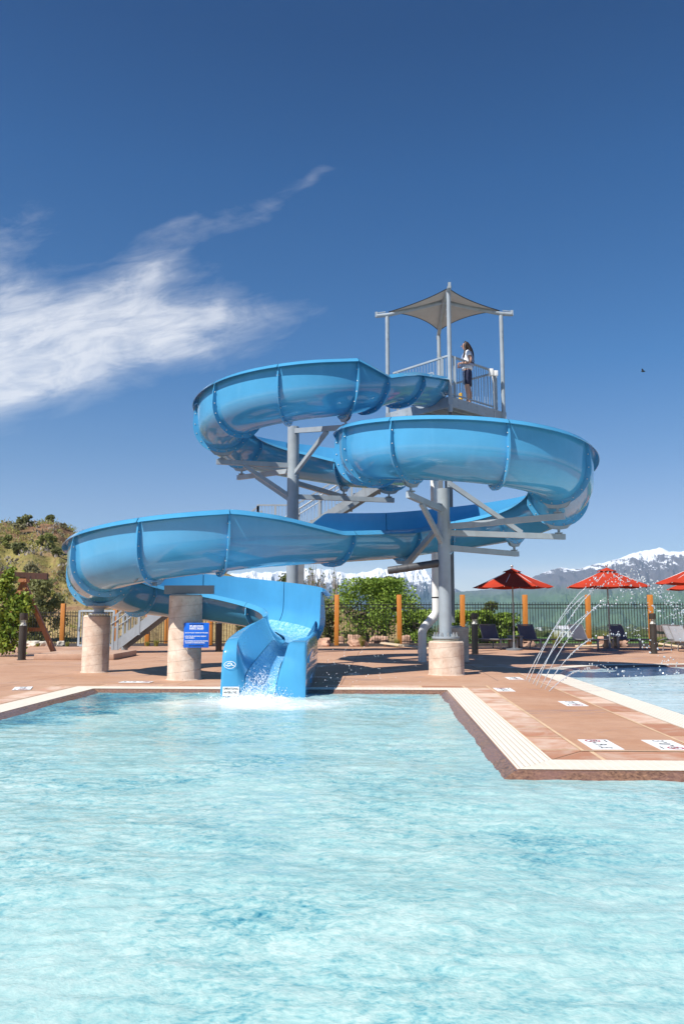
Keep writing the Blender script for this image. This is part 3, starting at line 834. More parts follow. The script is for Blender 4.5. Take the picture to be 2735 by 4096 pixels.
sbuild(mb, 'remaining_bolt', BOLT)['kind'] = 'stuff'

# run-out: moulded exit trough, lofted along its length.  y, centre x, half width, rim width, left z, right z, floor z
EX = [(17.62, -1.135, .60, .06, 1.23, 1.16, .55, .5), (17.35, -1.14, .62, .09, 1.22, .98, .51, .5), (16.5, -1.17, .64, .10, 1.16, .92, .40, .5), (15.5, -1.21, .67, .12, 1.08, .89, .27, .5),
      (14.6, -1.255, .69, .16, .99, .87, .15, .5), (14.0, -1.28, .70, .20, .91, .85, .07, .5), (13.75, -1.29, .70, .215, .86, .83, .03, .5), (13.62, -1.295, .70, .225, .79, .78, .01, .5),
      (13.54, -1.30, .70, .235, .66, .67, -.01, .5), (13.47, -1.30, .70, .25, .45, .48, -.03, .5), (13.41, -1.30, .70, .275, .20, .24, -.06, .5), (13.37, -1.30, .70, .30, -.10, -.08, -.12, .5)]
mb = MB(); rows = []
for y, xc, hw, rw, zl, zr, zf, k in EX:
    pts = [(xc-hw, -.14 if y < 14.2 else max(-.02, zf-.22)), (xc-hw, zl-.06 if zl > .1 else zl-.02), (xc-hw+.02, zl-.015), (xc-hw+.05, zl)]
    il, ir = xc-hw+rw, xc+hw-rw*(.75+.7*max(0, min(1, (15.5-y)/2)))
    for i in range(15):
        a = pi*i/14; s = -cos(a)
        x = (il+ir)/2+(ir-il)/2*s
        top = zl if s < 0 else zr
        d = abs(s)**(2.4 if s < 0 else 1.9)
        pts.append((x, zf+(max(top, zf)-zf)*d))
    pts += [(xc+hw-.05, zr), (xc+hw-.02, zr-.015), (xc+hw, zr-.06 if zr > .1 else zr-.02), (xc+hw, -.14 if y < 14.2 else max(-.02, zf-.22))]
    rows.append([(x, y, z) for x, z in pts])
w = len(rows[0])
for r in rows: mb.v += r
for i in range(len(rows)-1):
    for k in range(w-1): q = i*w+k; mb.f.append((q, q+1, q+w+1, q+w)); mb.mi.append(0)
exo = sbuild(mb, 'exit_trough', SLIDE, angle=50)
# outside ribs of the exit trough on its right flank
mb = MB(); mb.beam((-.575, 16.9, .72), (-.585, 13.85, .52), .07, .09); mb.beam((-.572, 16.9, .32), (-.582, 14.6, .12), .07, .08)
sbuild(mb, 'stiffening_rib', SLIDE, exo)
# oval maker-style emblem and the water level label on the front of the left wall
def on_front(mb, x, y, z, tilt):
    return xf(mb, Matrix.Translation((x, y, z)) @ Matrix.Rotation(R(90-tilt), 4, 'X'))
mb = MB(); N = 40
for i in range(N):
    a, b = 2*pi*i/N, 2*pi*(i+1)/N
    mb.quad((.098*cos(a), .062*sin(a), 0), (.098*cos(b), .062*sin(b), 0), (.090*cos(b), .055*sin(b), 0), (.090*cos(a), .055*sin(a), 0))
for k, (y0, amp) in enumerate(((-.016, .010),)):
    for i in range(16):
        xa, xb = -.07+.14*i/16, -.07+.14*(i+1)/16
        f = lambda x: y0+amp*sin(x*60+k)
        mb.quad((xa, f(xa), 0), (xb, f(xb), 0), (xb, f(xb)+.012, 0), (xa, f(xa)+.012, 0))
for i in range(14):
    a, b = pi*i/14, pi*(i+1)/14
    mb.quad((.042*cos(a), .006+.03*sin(a), 0), (.042*cos(b), .006+.03*sin(b), 0), (.03*cos(b), .006+.018*sin(b), 0), (.03*cos(a), .006+.018*sin(a), 0))
sbuild(on_front(mb, -1.86, 13.446, .47, 16), 'oval_emblem', MATS['white_label'], exo, smooth=False)
mb = MB(); mb.box((0, 0, 0), (.27, .15, .004)); lab = sbuild(on_front(mb, -1.825, 13.368, .045, 10), 'water_level_label', MATS['white_label'], exo, smooth=False)
for word, yy in (('OPERATIONAL', .02), ('WATER LEVEL', -.025)):
    mb = xf(text_mb(word, .036, bold=.0008), Matrix.Translation((-.12, yy, .003)))
    mb.v = [(v[0], v[1]*1.35, v[2]) for v in mb.v]
    sbuild(on_front(mb, -1.825, 13.367, .045, 10), 'label_lettering', INK, exo, smooth=False)

# steel columns with arms
def column(p, top, joints, base, rr=.137):
    mb = MB(); mb.tube([(p[0], p[1], base), (p[0], p[1], top)], rr, 28); col = sbuild(mb, 'support_column', STEEL)
    mb = MB()
    mb.cyl((p[0], p[1], base-.02), .30, .04, 28)
    for k in range(8): a = pi*k/4+.2; mb.add(*_gus(p, base, a))
    mb.build('base_plate', STEEL, col)
    mb = MB(); mb.cyl((0, 0, .0), .03, .045, 6); mb.cyl((0, 0, .045), .017, .045, 8); bo = None
    for k in range(12):
        a = 2*pi*k/12+.1
        if bo is None: bo = mb.build('anchor_bolt', BOLT, col); q = bo
        else: q = bo.copy(); COL.objects.link(q); q.parent = col
        q.location = (p[0]+.245*cos(a), p[1]+.245*sin(a), base+.02)
    for l, mode, zc in joints:
        o, left, fw = frame(l); jb = o-Vector((0, 0, .13))
        d = Vector((jb.x-p[0], jb.y-p[1], 0)); L = d.length; d.normalize()
        z = jb.z-.20
        end = Vector((jb.x, jb.y, z))+d*.14
        st = Vector((p[0], p[1], z+zc))+d*.13
        mb = MB()
        if mode == 'strut': mb.beam(st, Vector((jb.x, jb.y, z+.05)), .10, .12); mb.box(st, (.06, .06, .2)); mode = 'none'
        else: mb.beam(st, end, .095, .125)
        mid = st+(end-st)*.62; sgn = 1 if mode == 'up' else -1; low = Vector((p[0], p[1], z+zc+sgn*L*.42))+d*.13
        if mode != 'none': mb.beam(low, mid+Vector((0, 0, sgn*.06)), .085, .10)
        mb.box(st+Vector((0, 0, 0)), (.05, .05, .26)); (mb.box(low, (.06, .06, .2)) if mode != 'none' else None)
        mb.build('support_arm', STEEL, col)
        mb = MB(); mb.box((jb.x, jb.y, z+.13), (.05, .05, .12)); mb.cyl((jb.x, jb.y, z+.075), .09, .02, 12)
        # curved saddle plate below the flange
        for s_ in (-.03, .03):
            pts = []
            for k in range(9):
                a = -.5+1.0*k/8; pts.append((RF*sin(a)*1.06, RF-RF*cos(a)*1.06))
            for (u, v), (u2, v2) in zip(pts, pts[1:]):
                q = o+fw*s_
                mb.quad(q+left*u+Vector((0, 0, v-.05)), q+left*u2+Vector((0, 0, v2-.05)), q+left*u2*.6+Vector((0, 0, v2*.3-.15)), q+left*u*.6+Vector((0, 0, v*.3-.15)))
        mb.build('saddle_plate', STEEL, col, smooth=False)
    return col
def _gus(p, base, a):
    x, y = p[0], p[1]; c, s_ = cos(a), sin(a); n = Vector((-s_, c, 0))*.008
    q = [Vector((x+.13*c, y+.13*s_, base+.02)), Vector((x+.20*c, y+.20*s_, base+.02)), Vector((x+.135*c, y+.135*s_, base+.09))]
    return [v-n for v in q]+[v+n for v in q], [(0, 1, 2), (3, 5, 4), (0, 3, 4, 1), (1, 4, 5, 2), (0, 2, 5, 3)]
P1, P2 = (-1.29, 20.75), (2.27, 17.7)
column(P1, 6.25, [(PT.at('a', 294), 'down', .45), (PT.at('a', 188), 'down', 0), (PT.at('a', 148), 'down', 0), (PT.at('a', 67), 'none', .12), (PT.at('a', 22), 'down', 0)], .02, .155)
column(P2, 4.1, [(PT.at('b', 232), 'down', -.1), (PT.at('b', 324), 'none', -.1), (PT.at('b', 365), 'up', .05), (PT.at('b', 408), 'none', 0), (PT.at('b', 485), 'strut', .95)], .80)
# short steel stub and beam that carry the third loop on the two tall piers
mb = MB(); o, left, fw = frame(PT.at('c', 256))
mb.box((-3.10, 16.28, 1.80), (1.0, .13, .17), None); mb.box((o.x, o.y, 1.90), (.12, .16, .06)); mb.beam((o.x, o.y, 1.9), (o.x, o.y, o.z-.09), .06, .09)
mb.tube([(o.x-.35, o.y-.12, 1.93), (o.x-.27, o.y-.2, 1.98), (o.x-.2, o.y-.25, 2.08), (o.x-.1, o.y-.25, 2.12), (o.x-.02, o.y-.1, 2.16)], .008, 6)
sbuild(mb, 'pier_beam', STEELD, smooth=False)
mb = MB(); o, left, fw = frame(PT.at('c', 184)); 
mb.lathe((o.x, o.y, 1.30), [(.20, 0), (.20, .03), (.11, .05), (.11, .12), (.26, .19)], 20)
sbuild(mb, 'pier_stub', STEEL)

# water running down the last loop and the run-out
def flow_mat():
    m, t, p, oc = newmat('running_water')
    n = t.noise(oc, 38, 5, .75, .4); n2 = t.noise(oc, 9, 5, .7, 1.0); n3 = t.noise(oc, 3, 4, .6)
    f = t.m('ADD', t.m('MULTIPLY', n, .55), t.m('MULTIPLY', n2, .45))
    c = t.ramp(f, [(.40, (.05, .30, .66)), (.5, (.16, .47, .76)), (.58, (.45, .70, .85)), (.68, (.86, .92, .95))])
    t.l(c, p.inputs['Base Color']); p.inputs['Roughness'].default_value = .1
    t.l(t.bump(f, .9, .03), p.inputs['Normal'])
    return m
FLOW = flow_mat()
mb = MB(); rows = []; 
for i in range(60):
    l = PT.at('c', 92)+(PT.L-PT.at('c', 92))*i/59; o, left, fw = frame(l)
    r = []
    for k in range(17):
        a = -.42+1.27*k/16
        rr = RF-.035-.02*noise.noise(Vector((l*3, k*.6, 0)))
        r.append(o+left*rr*sin(a)+Vector((0, 0, RF-rr*cos(a))))
    rows.append(r)
for y, xc, hw, rw, zl, zr, zf, kk in EX[1:]:
    r = []
    for k in range(17):
        s = -.62+1.38*k/16
        il, ir = xc-hw+rw, xc+hw-rw*(.75+.7*max(0, min(1, (15.5-y)/2))); x = (il+ir)/2+(ir-il)/2*s
        top = zl if s < 0 else zr
        r.append(Vector((x, y, zf+(max(top, zf)-zf)*abs(s)**(2.4 if s < 0 else 1.9)+.03+.02*noise.noise(Vector((x*5, y*4, 0))))))
    rows.append(r)
for r in rows: mb.v += [tuple(q) for q in r]
for i in range(len(rows)-1):
    for k in range(16): q = i*17+k; mb.f.append((q, q+1, q+18, q+17)); mb.mi.append(0)
o = mb.build('slide_water', FLOW, None); tag(o, 'white-flecked water running down the end of the blue slide', 'water', kind='stuff')

# splash where the run-out meets the pool
SPR = bpy.data.materials.new('water_spray'); SPR.use_nodes = True
p = SPR.node_tree.nodes['Principled BSDF']; p.inputs['Base Color'].default_value = (.95, .97, .98, 1); p.inputs['Roughness'].default_value = .2; p.inputs['Transmission Weight'].default_value = .15; p.inputs['IOR'].default_value = 1.33
mb = MB()
for i in range(1300):
    u = random.random()
    y = 13.9-1.15*u+random.gauss(0, .12); x = -1.36+.12*random.gauss(0, 1)*(1+1.3*u)-.1*u
    if y > 13.3: z = max(.02, (y-13.2)*.30)+abs(random.gauss(0, .07))
    else: z = WZ+abs(random.gauss(0, .10))*(1-.55*min(1, (13.3-y)/1.0))
    r = random.uniform(.002, .007)*(1+.5*random.random())
    mb.ball((x, y, z), r, (1, 1, random.uniform(.8, 1.4)), sub=1)
for i in range(2600):                        # fine spray over the churned water
    y = 12.95+random.gauss(0, .27); x = -1.38+random.gauss(0, .28); e = math.exp(-((x+1.38)**2/.16+(y-13.05)**2/.09))
    mb.ball((x, y, WZ+.01+abs(random.gauss(0, .015+.08*e))), random.uniform(.002, .006), sub=1)
for i in range(90):                          # stray drops over the deck beside the slide
    x = -.5+abs(random.gauss(0, .8)); y = 14.2+random.uniform(-1, 2.2); mb.ball((x, y, random.uniform(.02, .7)), random.uniform(.004, .009))
na_, nb_ = 90, 60; k0 = len(mb.v)
for j in range(nb_+1):
    for i in range(na_+1):
        x = -2.7+2.6*i/na_; y = 12.1+1.35*j/nb_
        e = math.exp(-((x+1.38)**2/.30+(y-13.05)**2/.16))
        z = WZ-.03+e*(.045+.085*abs(fbm((x*5, y*6, 1), 4, .6))+.03*fbm((x*17, y*17, 3), 3))+.012*fbm((x*9, y*9, 8), 3)
        mb.v.append((x, y, z))
for j in range(nb_):
    for i in range(na_): q = k0+j*(na_+1)+i; mb.f.append((q, q+1, q+na_+2, q+na_+1)); mb.mi.append(0)
o = mb.build('splash_spray', SPR); tag(o, 'white splash and spray where the slide pours into the pool', 'splash', kind='stuff')

# concrete piers
def pier(name, x, y, r, h, label):
    mb = MB(); mb.lathe((0, 0, 0), [(r+.025, .0), (r+.012, .012), (r, .03), (r, h-.03), (r-.03, h)], 48)
    o = mb.build(name, PIERM); o.location = (x, y, .001); tag(o, label, 'concrete pier', 'round concrete piers of the slide'); return o
o, _, _ = frame(PT.at('c', 184)); pier('concrete_pier', -5.62, 18.46, .30, 1.28, 'round concrete pier under the far left bend of the blue slide')
pier('concrete_pier', -3.19, 16.4, .335, 1.70, 'tallest round concrete pier, with a blue rules sign strapped to it')
pier('concrete_pier', P2[0]+.01, P2[1], .385, .72, 'short wide concrete pier carrying the front steel column of the slide')
mb = MB(); mb.cyl((0, 0, .722), .285, .055, 32); o = mb.build('grout_pad', mat('grout', (.36, .35, .29), .9, var=.2)); o.parent = [x for x in COL.objects if x.name == 'concrete_pier.002'][0]
pier('concrete_pier', 3.12, 22.6, .42, .95, 'round concrete pier behind the short one, under the tower column')
pier('concrete_pier', P1[0], P1[1], .36, .02, 'low concrete footing under the rear steel column, behind the slide mouth')

# sign on the tall pier
sg = empty('rules_sign', atY(786, 2541, 16.02)); tag(sg, 'blue splash pool safety rules sign strapped to a concrete pier', 'sign')
mb = MB(); mb.bbox((0, 0, 0), (.50, .008, .488), .003); mb.build('sign_board', SIGNB, sg)
mb = MB()
L = [(('SPLASH POOL', .044, 0, .165, 'CENTER', .0022)), ('SAFETY RULES', .044, 0, .122, 'CENTER', .0022),
     ('- DO NOT BLOCK THE END OF THE SLIDE.', .0265, -.238, .040, 'LEFT', .0012), ('- LEAVE THE SPLASH POOL QUICKLY', .0265, -.238, -.028, 'LEFT', .0012), ('AND ORDERLY.', .0265, -.218, -.062, 'LEFT', .0012),
     ('- NO SWIMMING OR FLOTATION DEVICES', .0265, -.238, -.122, 'LEFT', .0012), ('ALLOWED IN THE SPLASH POOL.', .0265, -.218, -.156, 'LEFT', .0012)]
for s, sz, x, z, al, bo in L:
    tm = text_mb(s, sz, align=al, bold=bo)
    wmax = max(v[0] for v in tm.v)-min(v[0] for v in tm.v); lim = .472 if al == 'LEFT' else .4
    k = min(1.0, lim/wmax); tm.v = [(v[0]*k, v[1], v[2]) for v in tm.v]
    join(mb, xf(tm, Matrix.Translation((x, -.0055, z)) @ Matrix.Rotation(R(90), 4, 'X')))
mb.box((0, -.0055, .110), (.27, .001, .005))
mb.build('sign_lettering', WHITEL, sg, smooth=False)
mb = MB()
for z in (.222, -.205):
    mb.box((0, -.007, z), (.29, .006, .010))
    pts = []
    for k in range(17):
        a = R(200+140*k/16) if False else R(-8-164*k/16)
    for sx in (-1, 1): mb.tube([(sx*.25, .0, z), (sx*.30, .12, z), (sx*.335, .32, z), (sx*.34, .42, z)], .006, 6)
mb.build('strap', BLACK, sg)
# ================================================================== TOWER
PZ = 7.13
TF, TR, TB, TL = Vector((2.92, 21.0, 0)), Vector((4.60, 22.6, 0)), Vector((3.06, 24.25, 0)), Vector((1.43, 22.7, 0))
TC = (TF+TR+TB+TL)/4
tow = empty('slide_tower', (TC.x, TC.y, 0)); tag(tow, 'grey steel lookout tower with square platform, railings and stairs behind the slide', 'slide tower')
TI = Matrix.Translation(-Vector(tow.location))
def tb(mb, name, m, parent=tow, **k):
    o = mb.build(name, m, parent, **k)
    if parent is tow: o.matrix_parent_inverse = TI
    return o
mb = MB(); mb.box((3.06, 22.6, PZ/2+.45), (.2, .2, PZ-1.25)); mb.cyl((3.06, 22.6, .95), .3, .03)
for q in (TF, TR, TB, TL): mb.beam((3.12, 22.6, PZ-1.5), Vector((3.12, 22.6, PZ-.3))+(q-Vector((3.12, 22.6, 0)))*.72, .10, .12)
tb(mb, 'tower_column', STEELD)
E_ = [TF, TR, TB, TL]
mb = MB()
mb.add([q+Vector((0, 0, PZ)) for q in E_]+[q+Vector((0, 0, PZ-.04)) for q in E_], [(0, 1, 2, 3), (7, 6, 5, 4)])
for a, b in zip(E_, E_[1:]+E_[:1]):
    mid = (a+b)/2; out = (mid-TC).normalized()*.03
    mb.beam(a+out+Vector((0, 0, PZ-.13)), b+out+Vector((0, 0, PZ-.13)), .05, .28)
    for k in range(5):
        for dz in (-.07, -.19):
            q = a+(b-a)*(k+.7)/5.6; mb.ball(q+out*1.9+Vector((0, 0, PZ+dz)), .017)
for k in range(4):
    a = TF+(TL-TF)*(k+.5)/4; b = TR+(TB-TR)*(k+.5)/4; mb.beam(a+Vector((0, 0, PZ-.14)), b+Vector((0, 0, PZ-.14)), .06, .18)
plat = tb(mb, 'platform', STEEL)
CZ = 10.12                                    # eaves of the shade
for q, nm in zip(E_, 'frbl'):
    mb = MB(); d = (q-TC).normalized(); p = q+d*.09
    top = CZ-.06
    mb.tube([p+Vector((0, 0, PZ-.42)), p+Vector((0, 0, top))], .058, 16)
    mb.box(p+Vector((0, 0, PZ-.12)), (.13, .13, .22))
    for dz in (-.5, -.68):
        side = Vector((-d.y, d.x, 0)); mb.tube([p+side*.075+Vector((0, 0, top+dz)), p-side*.075+Vector((0, 0, top+dz))], .012, 6)
    tb(mb, 'tower_post', STEEL)
# shade canopy: hip frame of pipes and a cloth with drawn-in edges
AP = TC+Vector((0, 0, CZ+.42))
mb = MB()
for q in E_:
    d = (q-TC).normalized()
    e = q+d*.40+Vector((0, 0, CZ-.03)); n0 = q+d*.05+Vector((0, 0, CZ+.0))
    mb.tube([AP-Vector((0, 0, .05)), n0, e], .058, 14)
    mb.tube([q+d*.14+Vector((0, 0, CZ+.09)), q+d*.38+Vector((0, 0, CZ+.06))], .018, 8)
    mb.box(q+d*.41+Vector((0, 0, CZ+.01)), (.07, .07, .16))
mb.ball(AP-Vector((0, 0, .06)), .1)
fr = tb(mb, 'shade_frame', STEEL)
mb = MB(); NN = 14; rim = []
for side in range(4):
    a, b = E_[side], E_[(side+1) % 4]
    da, db = (a-TC).normalized(), (b-TC).normalized()
    A, B = a+da*.05+Vector((0, 0, CZ+.09)), b+db*.05+Vector((0, 0, CZ+.09))
    for i in range(NN):
        tt = i/NN; q = A+(B-A)*tt; inn = (TC-(a+b)/2).normalized()
        rim.append(q+inn*.20*4*tt*(1-tt)+Vector((0, 0, .05*4*tt*(1-tt))))
apx = AP+Vector((0, 0, .05)); rings = 8; n = len(rim)
mb.v = [tuple(apx)]
for r in range(1, rings+1):
    tt = r/rings
    for q in rim:
        v = apx+(q-apx)*tt; v.z -= .10*sin(pi*tt)*.5; mb.v.append(tuple(v))
for k in range(n): mb.f.append((0, 1+k, 1+(k+1) % n)); mb.mi.append(0)
for r in range(rings-1):
    for k in range(n): a = 1+r*n+k; b = 1+r*n+(k+1) % n; mb.f.append((a, a+n, b+n, b)); mb.mi.append(0)
cl = tb(mb, 'shade_cloth', SHADE)
mb = MB(); mb.tube(rim+[rim[0]], .012, 6, cap=False); tb(mb, 'edge_hem', BLACK, cl)
_t = NT.__new__(NT); _t.t = SHADE.node_tree
_p = [x for x in SHADE.node_tree.nodes if x.type == 'BSDF_PRINCIPLED'][0]; _o = [x for x in SHADE.node_tree.nodes if x.type == 'OUTPUT_MATERIAL'][0]
_tl = _t.n('ShaderNodeBsdfTranslucent'); _tl.inputs[0].default_value = (.36, .34, .31, 1); _ms = _t.n('ShaderNodeMixShader'); _ms.inputs[0].default_value = .14
_t.l(_p.outputs[0], _ms.inputs[1]); _t.l(_tl.outputs[0], _ms.inputs[2]); _t.l(_ms.outputs[0], _o.inputs[0])
# railings
def rail_run(a, b, h=1.2, gap=.11, parent=None, name='railing', posts=(0, 1), skip=None, z0=None, z1=None, r=.008, gate=None):
    z0 = a.z if z0 is None else z0; z1 = b.z if z1 is None else z1
    a, b = Vector((a.x, a.y, 0)), Vector((b.x, b.y, 0)); L = (b-a).length; mb = MB(); U = Vector((0, 0, 1))
    P = lambda tt, dz: a+(b-a)*tt+U*(z0+(z1-z0)*tt+dz)
    mb.beam(P(0, h), P(1, h), .05, .05); n = max(2, int(L/gap))
    if gate is None: mb.beam(P(0, .13), P(1, .13), .035, .04)
    for k in range(1, n):
        tt = k/n; lo = .13
        if gate:
            g0, g1, gz = gate
            if g0-.0 < tt < g1: lo = gz
            elif tt <= g0: lo = .13+(gz-.13)*max(0, (tt-g0+.18)/.18)
            else: lo = .13+(gz-.13)*max(0, 1-(tt-g1)/.18)
        mb.tube([P(tt, lo), P(tt, h)], r, 6, cap=False)
    if gate:
        g0, g1, gz = gate
        for (t0, q0), (t1, q1) in (((0, .13), (max(0, g0-.18), .13)), ((max(0, g0-.18), .13), (g0, gz)), ((g0, gz), (g1, gz)), ((g1, gz), (min(1, g1+.18), .13)), ((min(1, g1+.18), .13), (1, .13))):
            if t1 > t0: mb.beam(P(t0, q0), P(t1, q1), .03, .03)
    for tt in posts: mb.beam(P(tt, -.24), P(tt, h+.02), .075, .075, up=(0, 1, 0))
    return mb
def inset(q, k=.95): return TC+(q-TC)*k+Vector((0, 0, PZ))
f, r_, b_, l_ = (inset(q) for q in E_)
tb(rail_run(f, r_, posts=(.1, .97)), 'railing', STEEL); tb(rail_run(r_, b_, posts=(.04, .96)), 'railing', STEEL); tb(rail_run(b_, l_+(b_-l_)*.45, posts=(.03, .97)), 'railing', STEEL)
tb(rail_run(f, l_, posts=(.12, .92), gate=(.28, .74, .86)), 'railing', STEEL)
q = r_+(f-r_)*.12
mb = MB(); mb.bbox(q+Vector((-.02, -.06, 1.12)), (.13, .10, .22), .02); mb.bbox(q+Vector((.12, -.05, 1.1)), (.12, .06, .16), .01)
o = tb(mb, 'rail_box', WHITEP)
mb = MB(); mb.tube([q+Vector((.0, -.07, 1.05)), q+Vector((.04, -.08, .75)), q+Vector((.05, -.08, -.30))], .022, 8); tb(mb, 'conduit', WHITEP, o)
# stairs: two flights with a landing, rising to the right behind the slide
def flight(p0, p1, wid, nst):
    p0, p1 = Vector(p0), Vector(p1); run = p1-p0; mb = MB()
    for s_ in (0, wid): mb.beam(p0+Vector((0, s_, -.02)), p1+Vector((0, s_, -.02)), .05, .30)
    return mb
def treads(p0, p1, wid, nst):
    p0, p1 = Vector(p0), Vector(p1); run = p1-p0; mb = MB()
    for k in range(nst):
        q = p0+run*(k+.5)/nst; rise = run.z/nst
        mb.box(q+Vector((.02, wid/2, rise*.5-.01)), (abs(run.x)/nst+.03, wid-.06, .035)); mb.box(q+Vector((-abs(run.x)/nst/2+.03, wid/2, 0)), (.012, wid-.06, rise))
    return mb
S0, S1, S2, S3 = Vector((-7.75, 27.3, .17)), Vector((-2.9, 27.3, 3.95)), Vector((-1.7, 27.3, 3.95)), Vector((3.4, 27.3, PZ))
TREAD = mat('pale_stair_tread', (.42, .43, .44), .6, var=.1)
for a, b, n in ((S0, S1, 20), (S2, S3, 17)):
    fl = tb(flight(a, b, 1.25, n), 'stair_flight', STEEL)
    tb(treads(a, b, 1.25, n), 'stair_tread', mat('brownish_stair_tread', (.27, .225, .195), .6, var=.15), fl)
    mb = MB()
    for k in range(n):
        q = a+(b-a)*(k+.5)/n; rise = (b.z-a.z)/n
        mb.box(q+Vector((-.12, .625, rise*.5+.012)), (.07, 1.17, .03))
    tb(mb, 'tread_nosing', TREAD, fl)
    for s_ in (0, 1.25):
        o = tb(rail_run(a+Vector((.0, s_, 0)), b+Vector((0, s_, 0)), 1.05, .12, posts=(.0, .03, .18, .4, .6, .8, 1)), 'stair_railing', STEEL)
        mb = MB(); mb.tube([a+Vector((-.35, s_-.05, .62)), a+Vector((.1, s_-.05, .9)), b+Vector((0, s_-.05, .85))], .021, 8); tb(mb, 'handrail', STEEL, o)
mb = MB(); mb.box((-2.3, 27.92, 3.93), (1.2, 1.3, .06)); mb.box((-2.3, 27.27, 3.85), (1.2, .05, .22)); mb.box((-1.42, 27.6, 1.93), (.22, .22, 3.86)); mb.box((-2.3, 28.58, 3.85), (1.2, .05, .22))
tb(mb, 'stair_landing', STEELD)
tb(rail_run(Vector((-2.9, 27.3, 3.95)), Vector((-1.7, 27.3, 3.95)), 1.1, .11, posts=(0, .5, 1)), 'landing_railing', STEEL)
mb = MB(); mb.box((3.3, 25.8, PZ-.08), (.9, 2.9, .1)); mb.box((3.45, 27.6, PZ/2), (.16, .16, PZ-.2)); tb(mb, 'upper_landing', STEELD)

# plinth at the foot of the stairs
mb = MB(); mb.bbox((-7.72, 24.6, .085), (2.3, 2.6, .17), .015); o = mb.build('concrete_plinth', deck_mat('plinth_concrete', (.5, .31, .21), (.58, .4, .29), (.36, .2, .13), False)); tag(o, 'low pinkish concrete plinth at the foot of the grey stairs', 'plinth')

# white supply pipe with an elbow
sp = []
for z in (6.6, 3.0, 1.45): sp.append(Vector((2.62, 22.3, z)))
for k in range(1, 7):
    a = R(45)*k/6; sp.append(Vector((2.62-.35*(1-cos(a)), 22.3, 1.45-.35*sin(a))))
e = sp[-1]; sp.append(e+Vector((-.2, 0, -.22)))
for k in range(1, 7):
    a = R(45)*(1-k/6); e2 = e+Vector((-.2, 0, -.22)); sp.append(e2+Vector((-.35*(cos(a)-cos(R(45)))*-1 if False else -.35*(cos(R(0))-cos(R(45)))*(1-(cos(R(0))-cos(a))/(1-cos(R(45)))), 0, -.35*(sin(R(45))-sin(a)))))
sp.append(Vector((sp[-1].x, 22.3, 0)))
mb = MB(); mb.tube(sp, .118, 20); o = mb.build('supply_pipe', WHITEP); tag(o, 'thick white plastic water pipe bending into the deck behind the short pier', 'pipe')
mb = MB()
for z in (2.6, 1.75): mb.cyl((2.62, 22.3, z), .123, .035, 20)
mb.build('pipe_strap', BLACK, o)
mb = MB(); mb.cyl((sp[-1].x, 22.3, .24), .128, .1, 20); mb.build('pipe_collar', WHITEP, o)
mb = MB(); mb.tube([e+Vector((.05, 0, .05)), e-Vector((.06, 0, .06))], .128, 20); mb.build('pipe_collar', WHITEP, o)
# black bundled pipe hanging below the third loop's start
mb = MB(); mb.tube([(1.03, 17.75, 2.27), (1.12, 17.72, 2.28), (2.2, 17.72, 2.44)], .085, 14); 
for k in (.0, .25, .6): mb.tube([(1.2+.95*k, 17.72, 2.29+.14*k), (1.22+.95*k, 17.72, 2.29+.14*k)], .092, 14)
sbuild(mb, 'drain_pipe', mat('sooty_dark_pipe', (.075, .075, .08), .5, var=.2))

# ================================================================== PERSON ON THE PLATFORM
def skinned(name, chains, parent=None, m=None, sub=2):
    """chains: list of [(x,y,z,r)...]; the first point of a later chain may be an index tuple ('j', chain, point)"""
    vs, es, rs, ids = [], [], [], {}
    for ci, ch in enumerate(chains):
        prev = None
        for pi_, p in enumerate(ch):
            if p[0] == 'j': idx = ids[(p[1], p[2])]
            else:
                idx = len(vs); vs.append(p[:3]); rs.append(p[3])
            ids[(ci, pi_)] = idx
            if prev is not None: es.append((prev, idx))
            prev = idx
    me = bpy.data.meshes.new(name); me.from_pydata(vs, es, []); o = bpy.data.objects.new(name, me); COL.objects.link(o)
    md = o.modifiers.new('skin', 'SKIN'); md.use_smooth_shade = True
    if not me.skin_vertices: me.skin_vertices.new()
    for i, r in enumerate(rs):
        sv = me.skin_vertices[0].data[i]; rr = r if isinstance(r, tuple) else (r, r); sv.radius = rr; sv.use_root = (i == 0)
    if sub: o.modifiers.new('smooth', 'SUBSURF').levels = sub; o.modifiers['smooth'].render_levels = sub
    me.materials.append(m)
    if parent: o.parent = parent
    return o
per = empty('person', (3.52, 21.75, PZ)); per.rotation_euler = (0, 0, R(172)); per.scale = (1.1, 1.1, 1.075)
per['label'] = 'person with long dark hair, white shirt and navy shorts standing on the tower platform'; per['category'] = 'person'
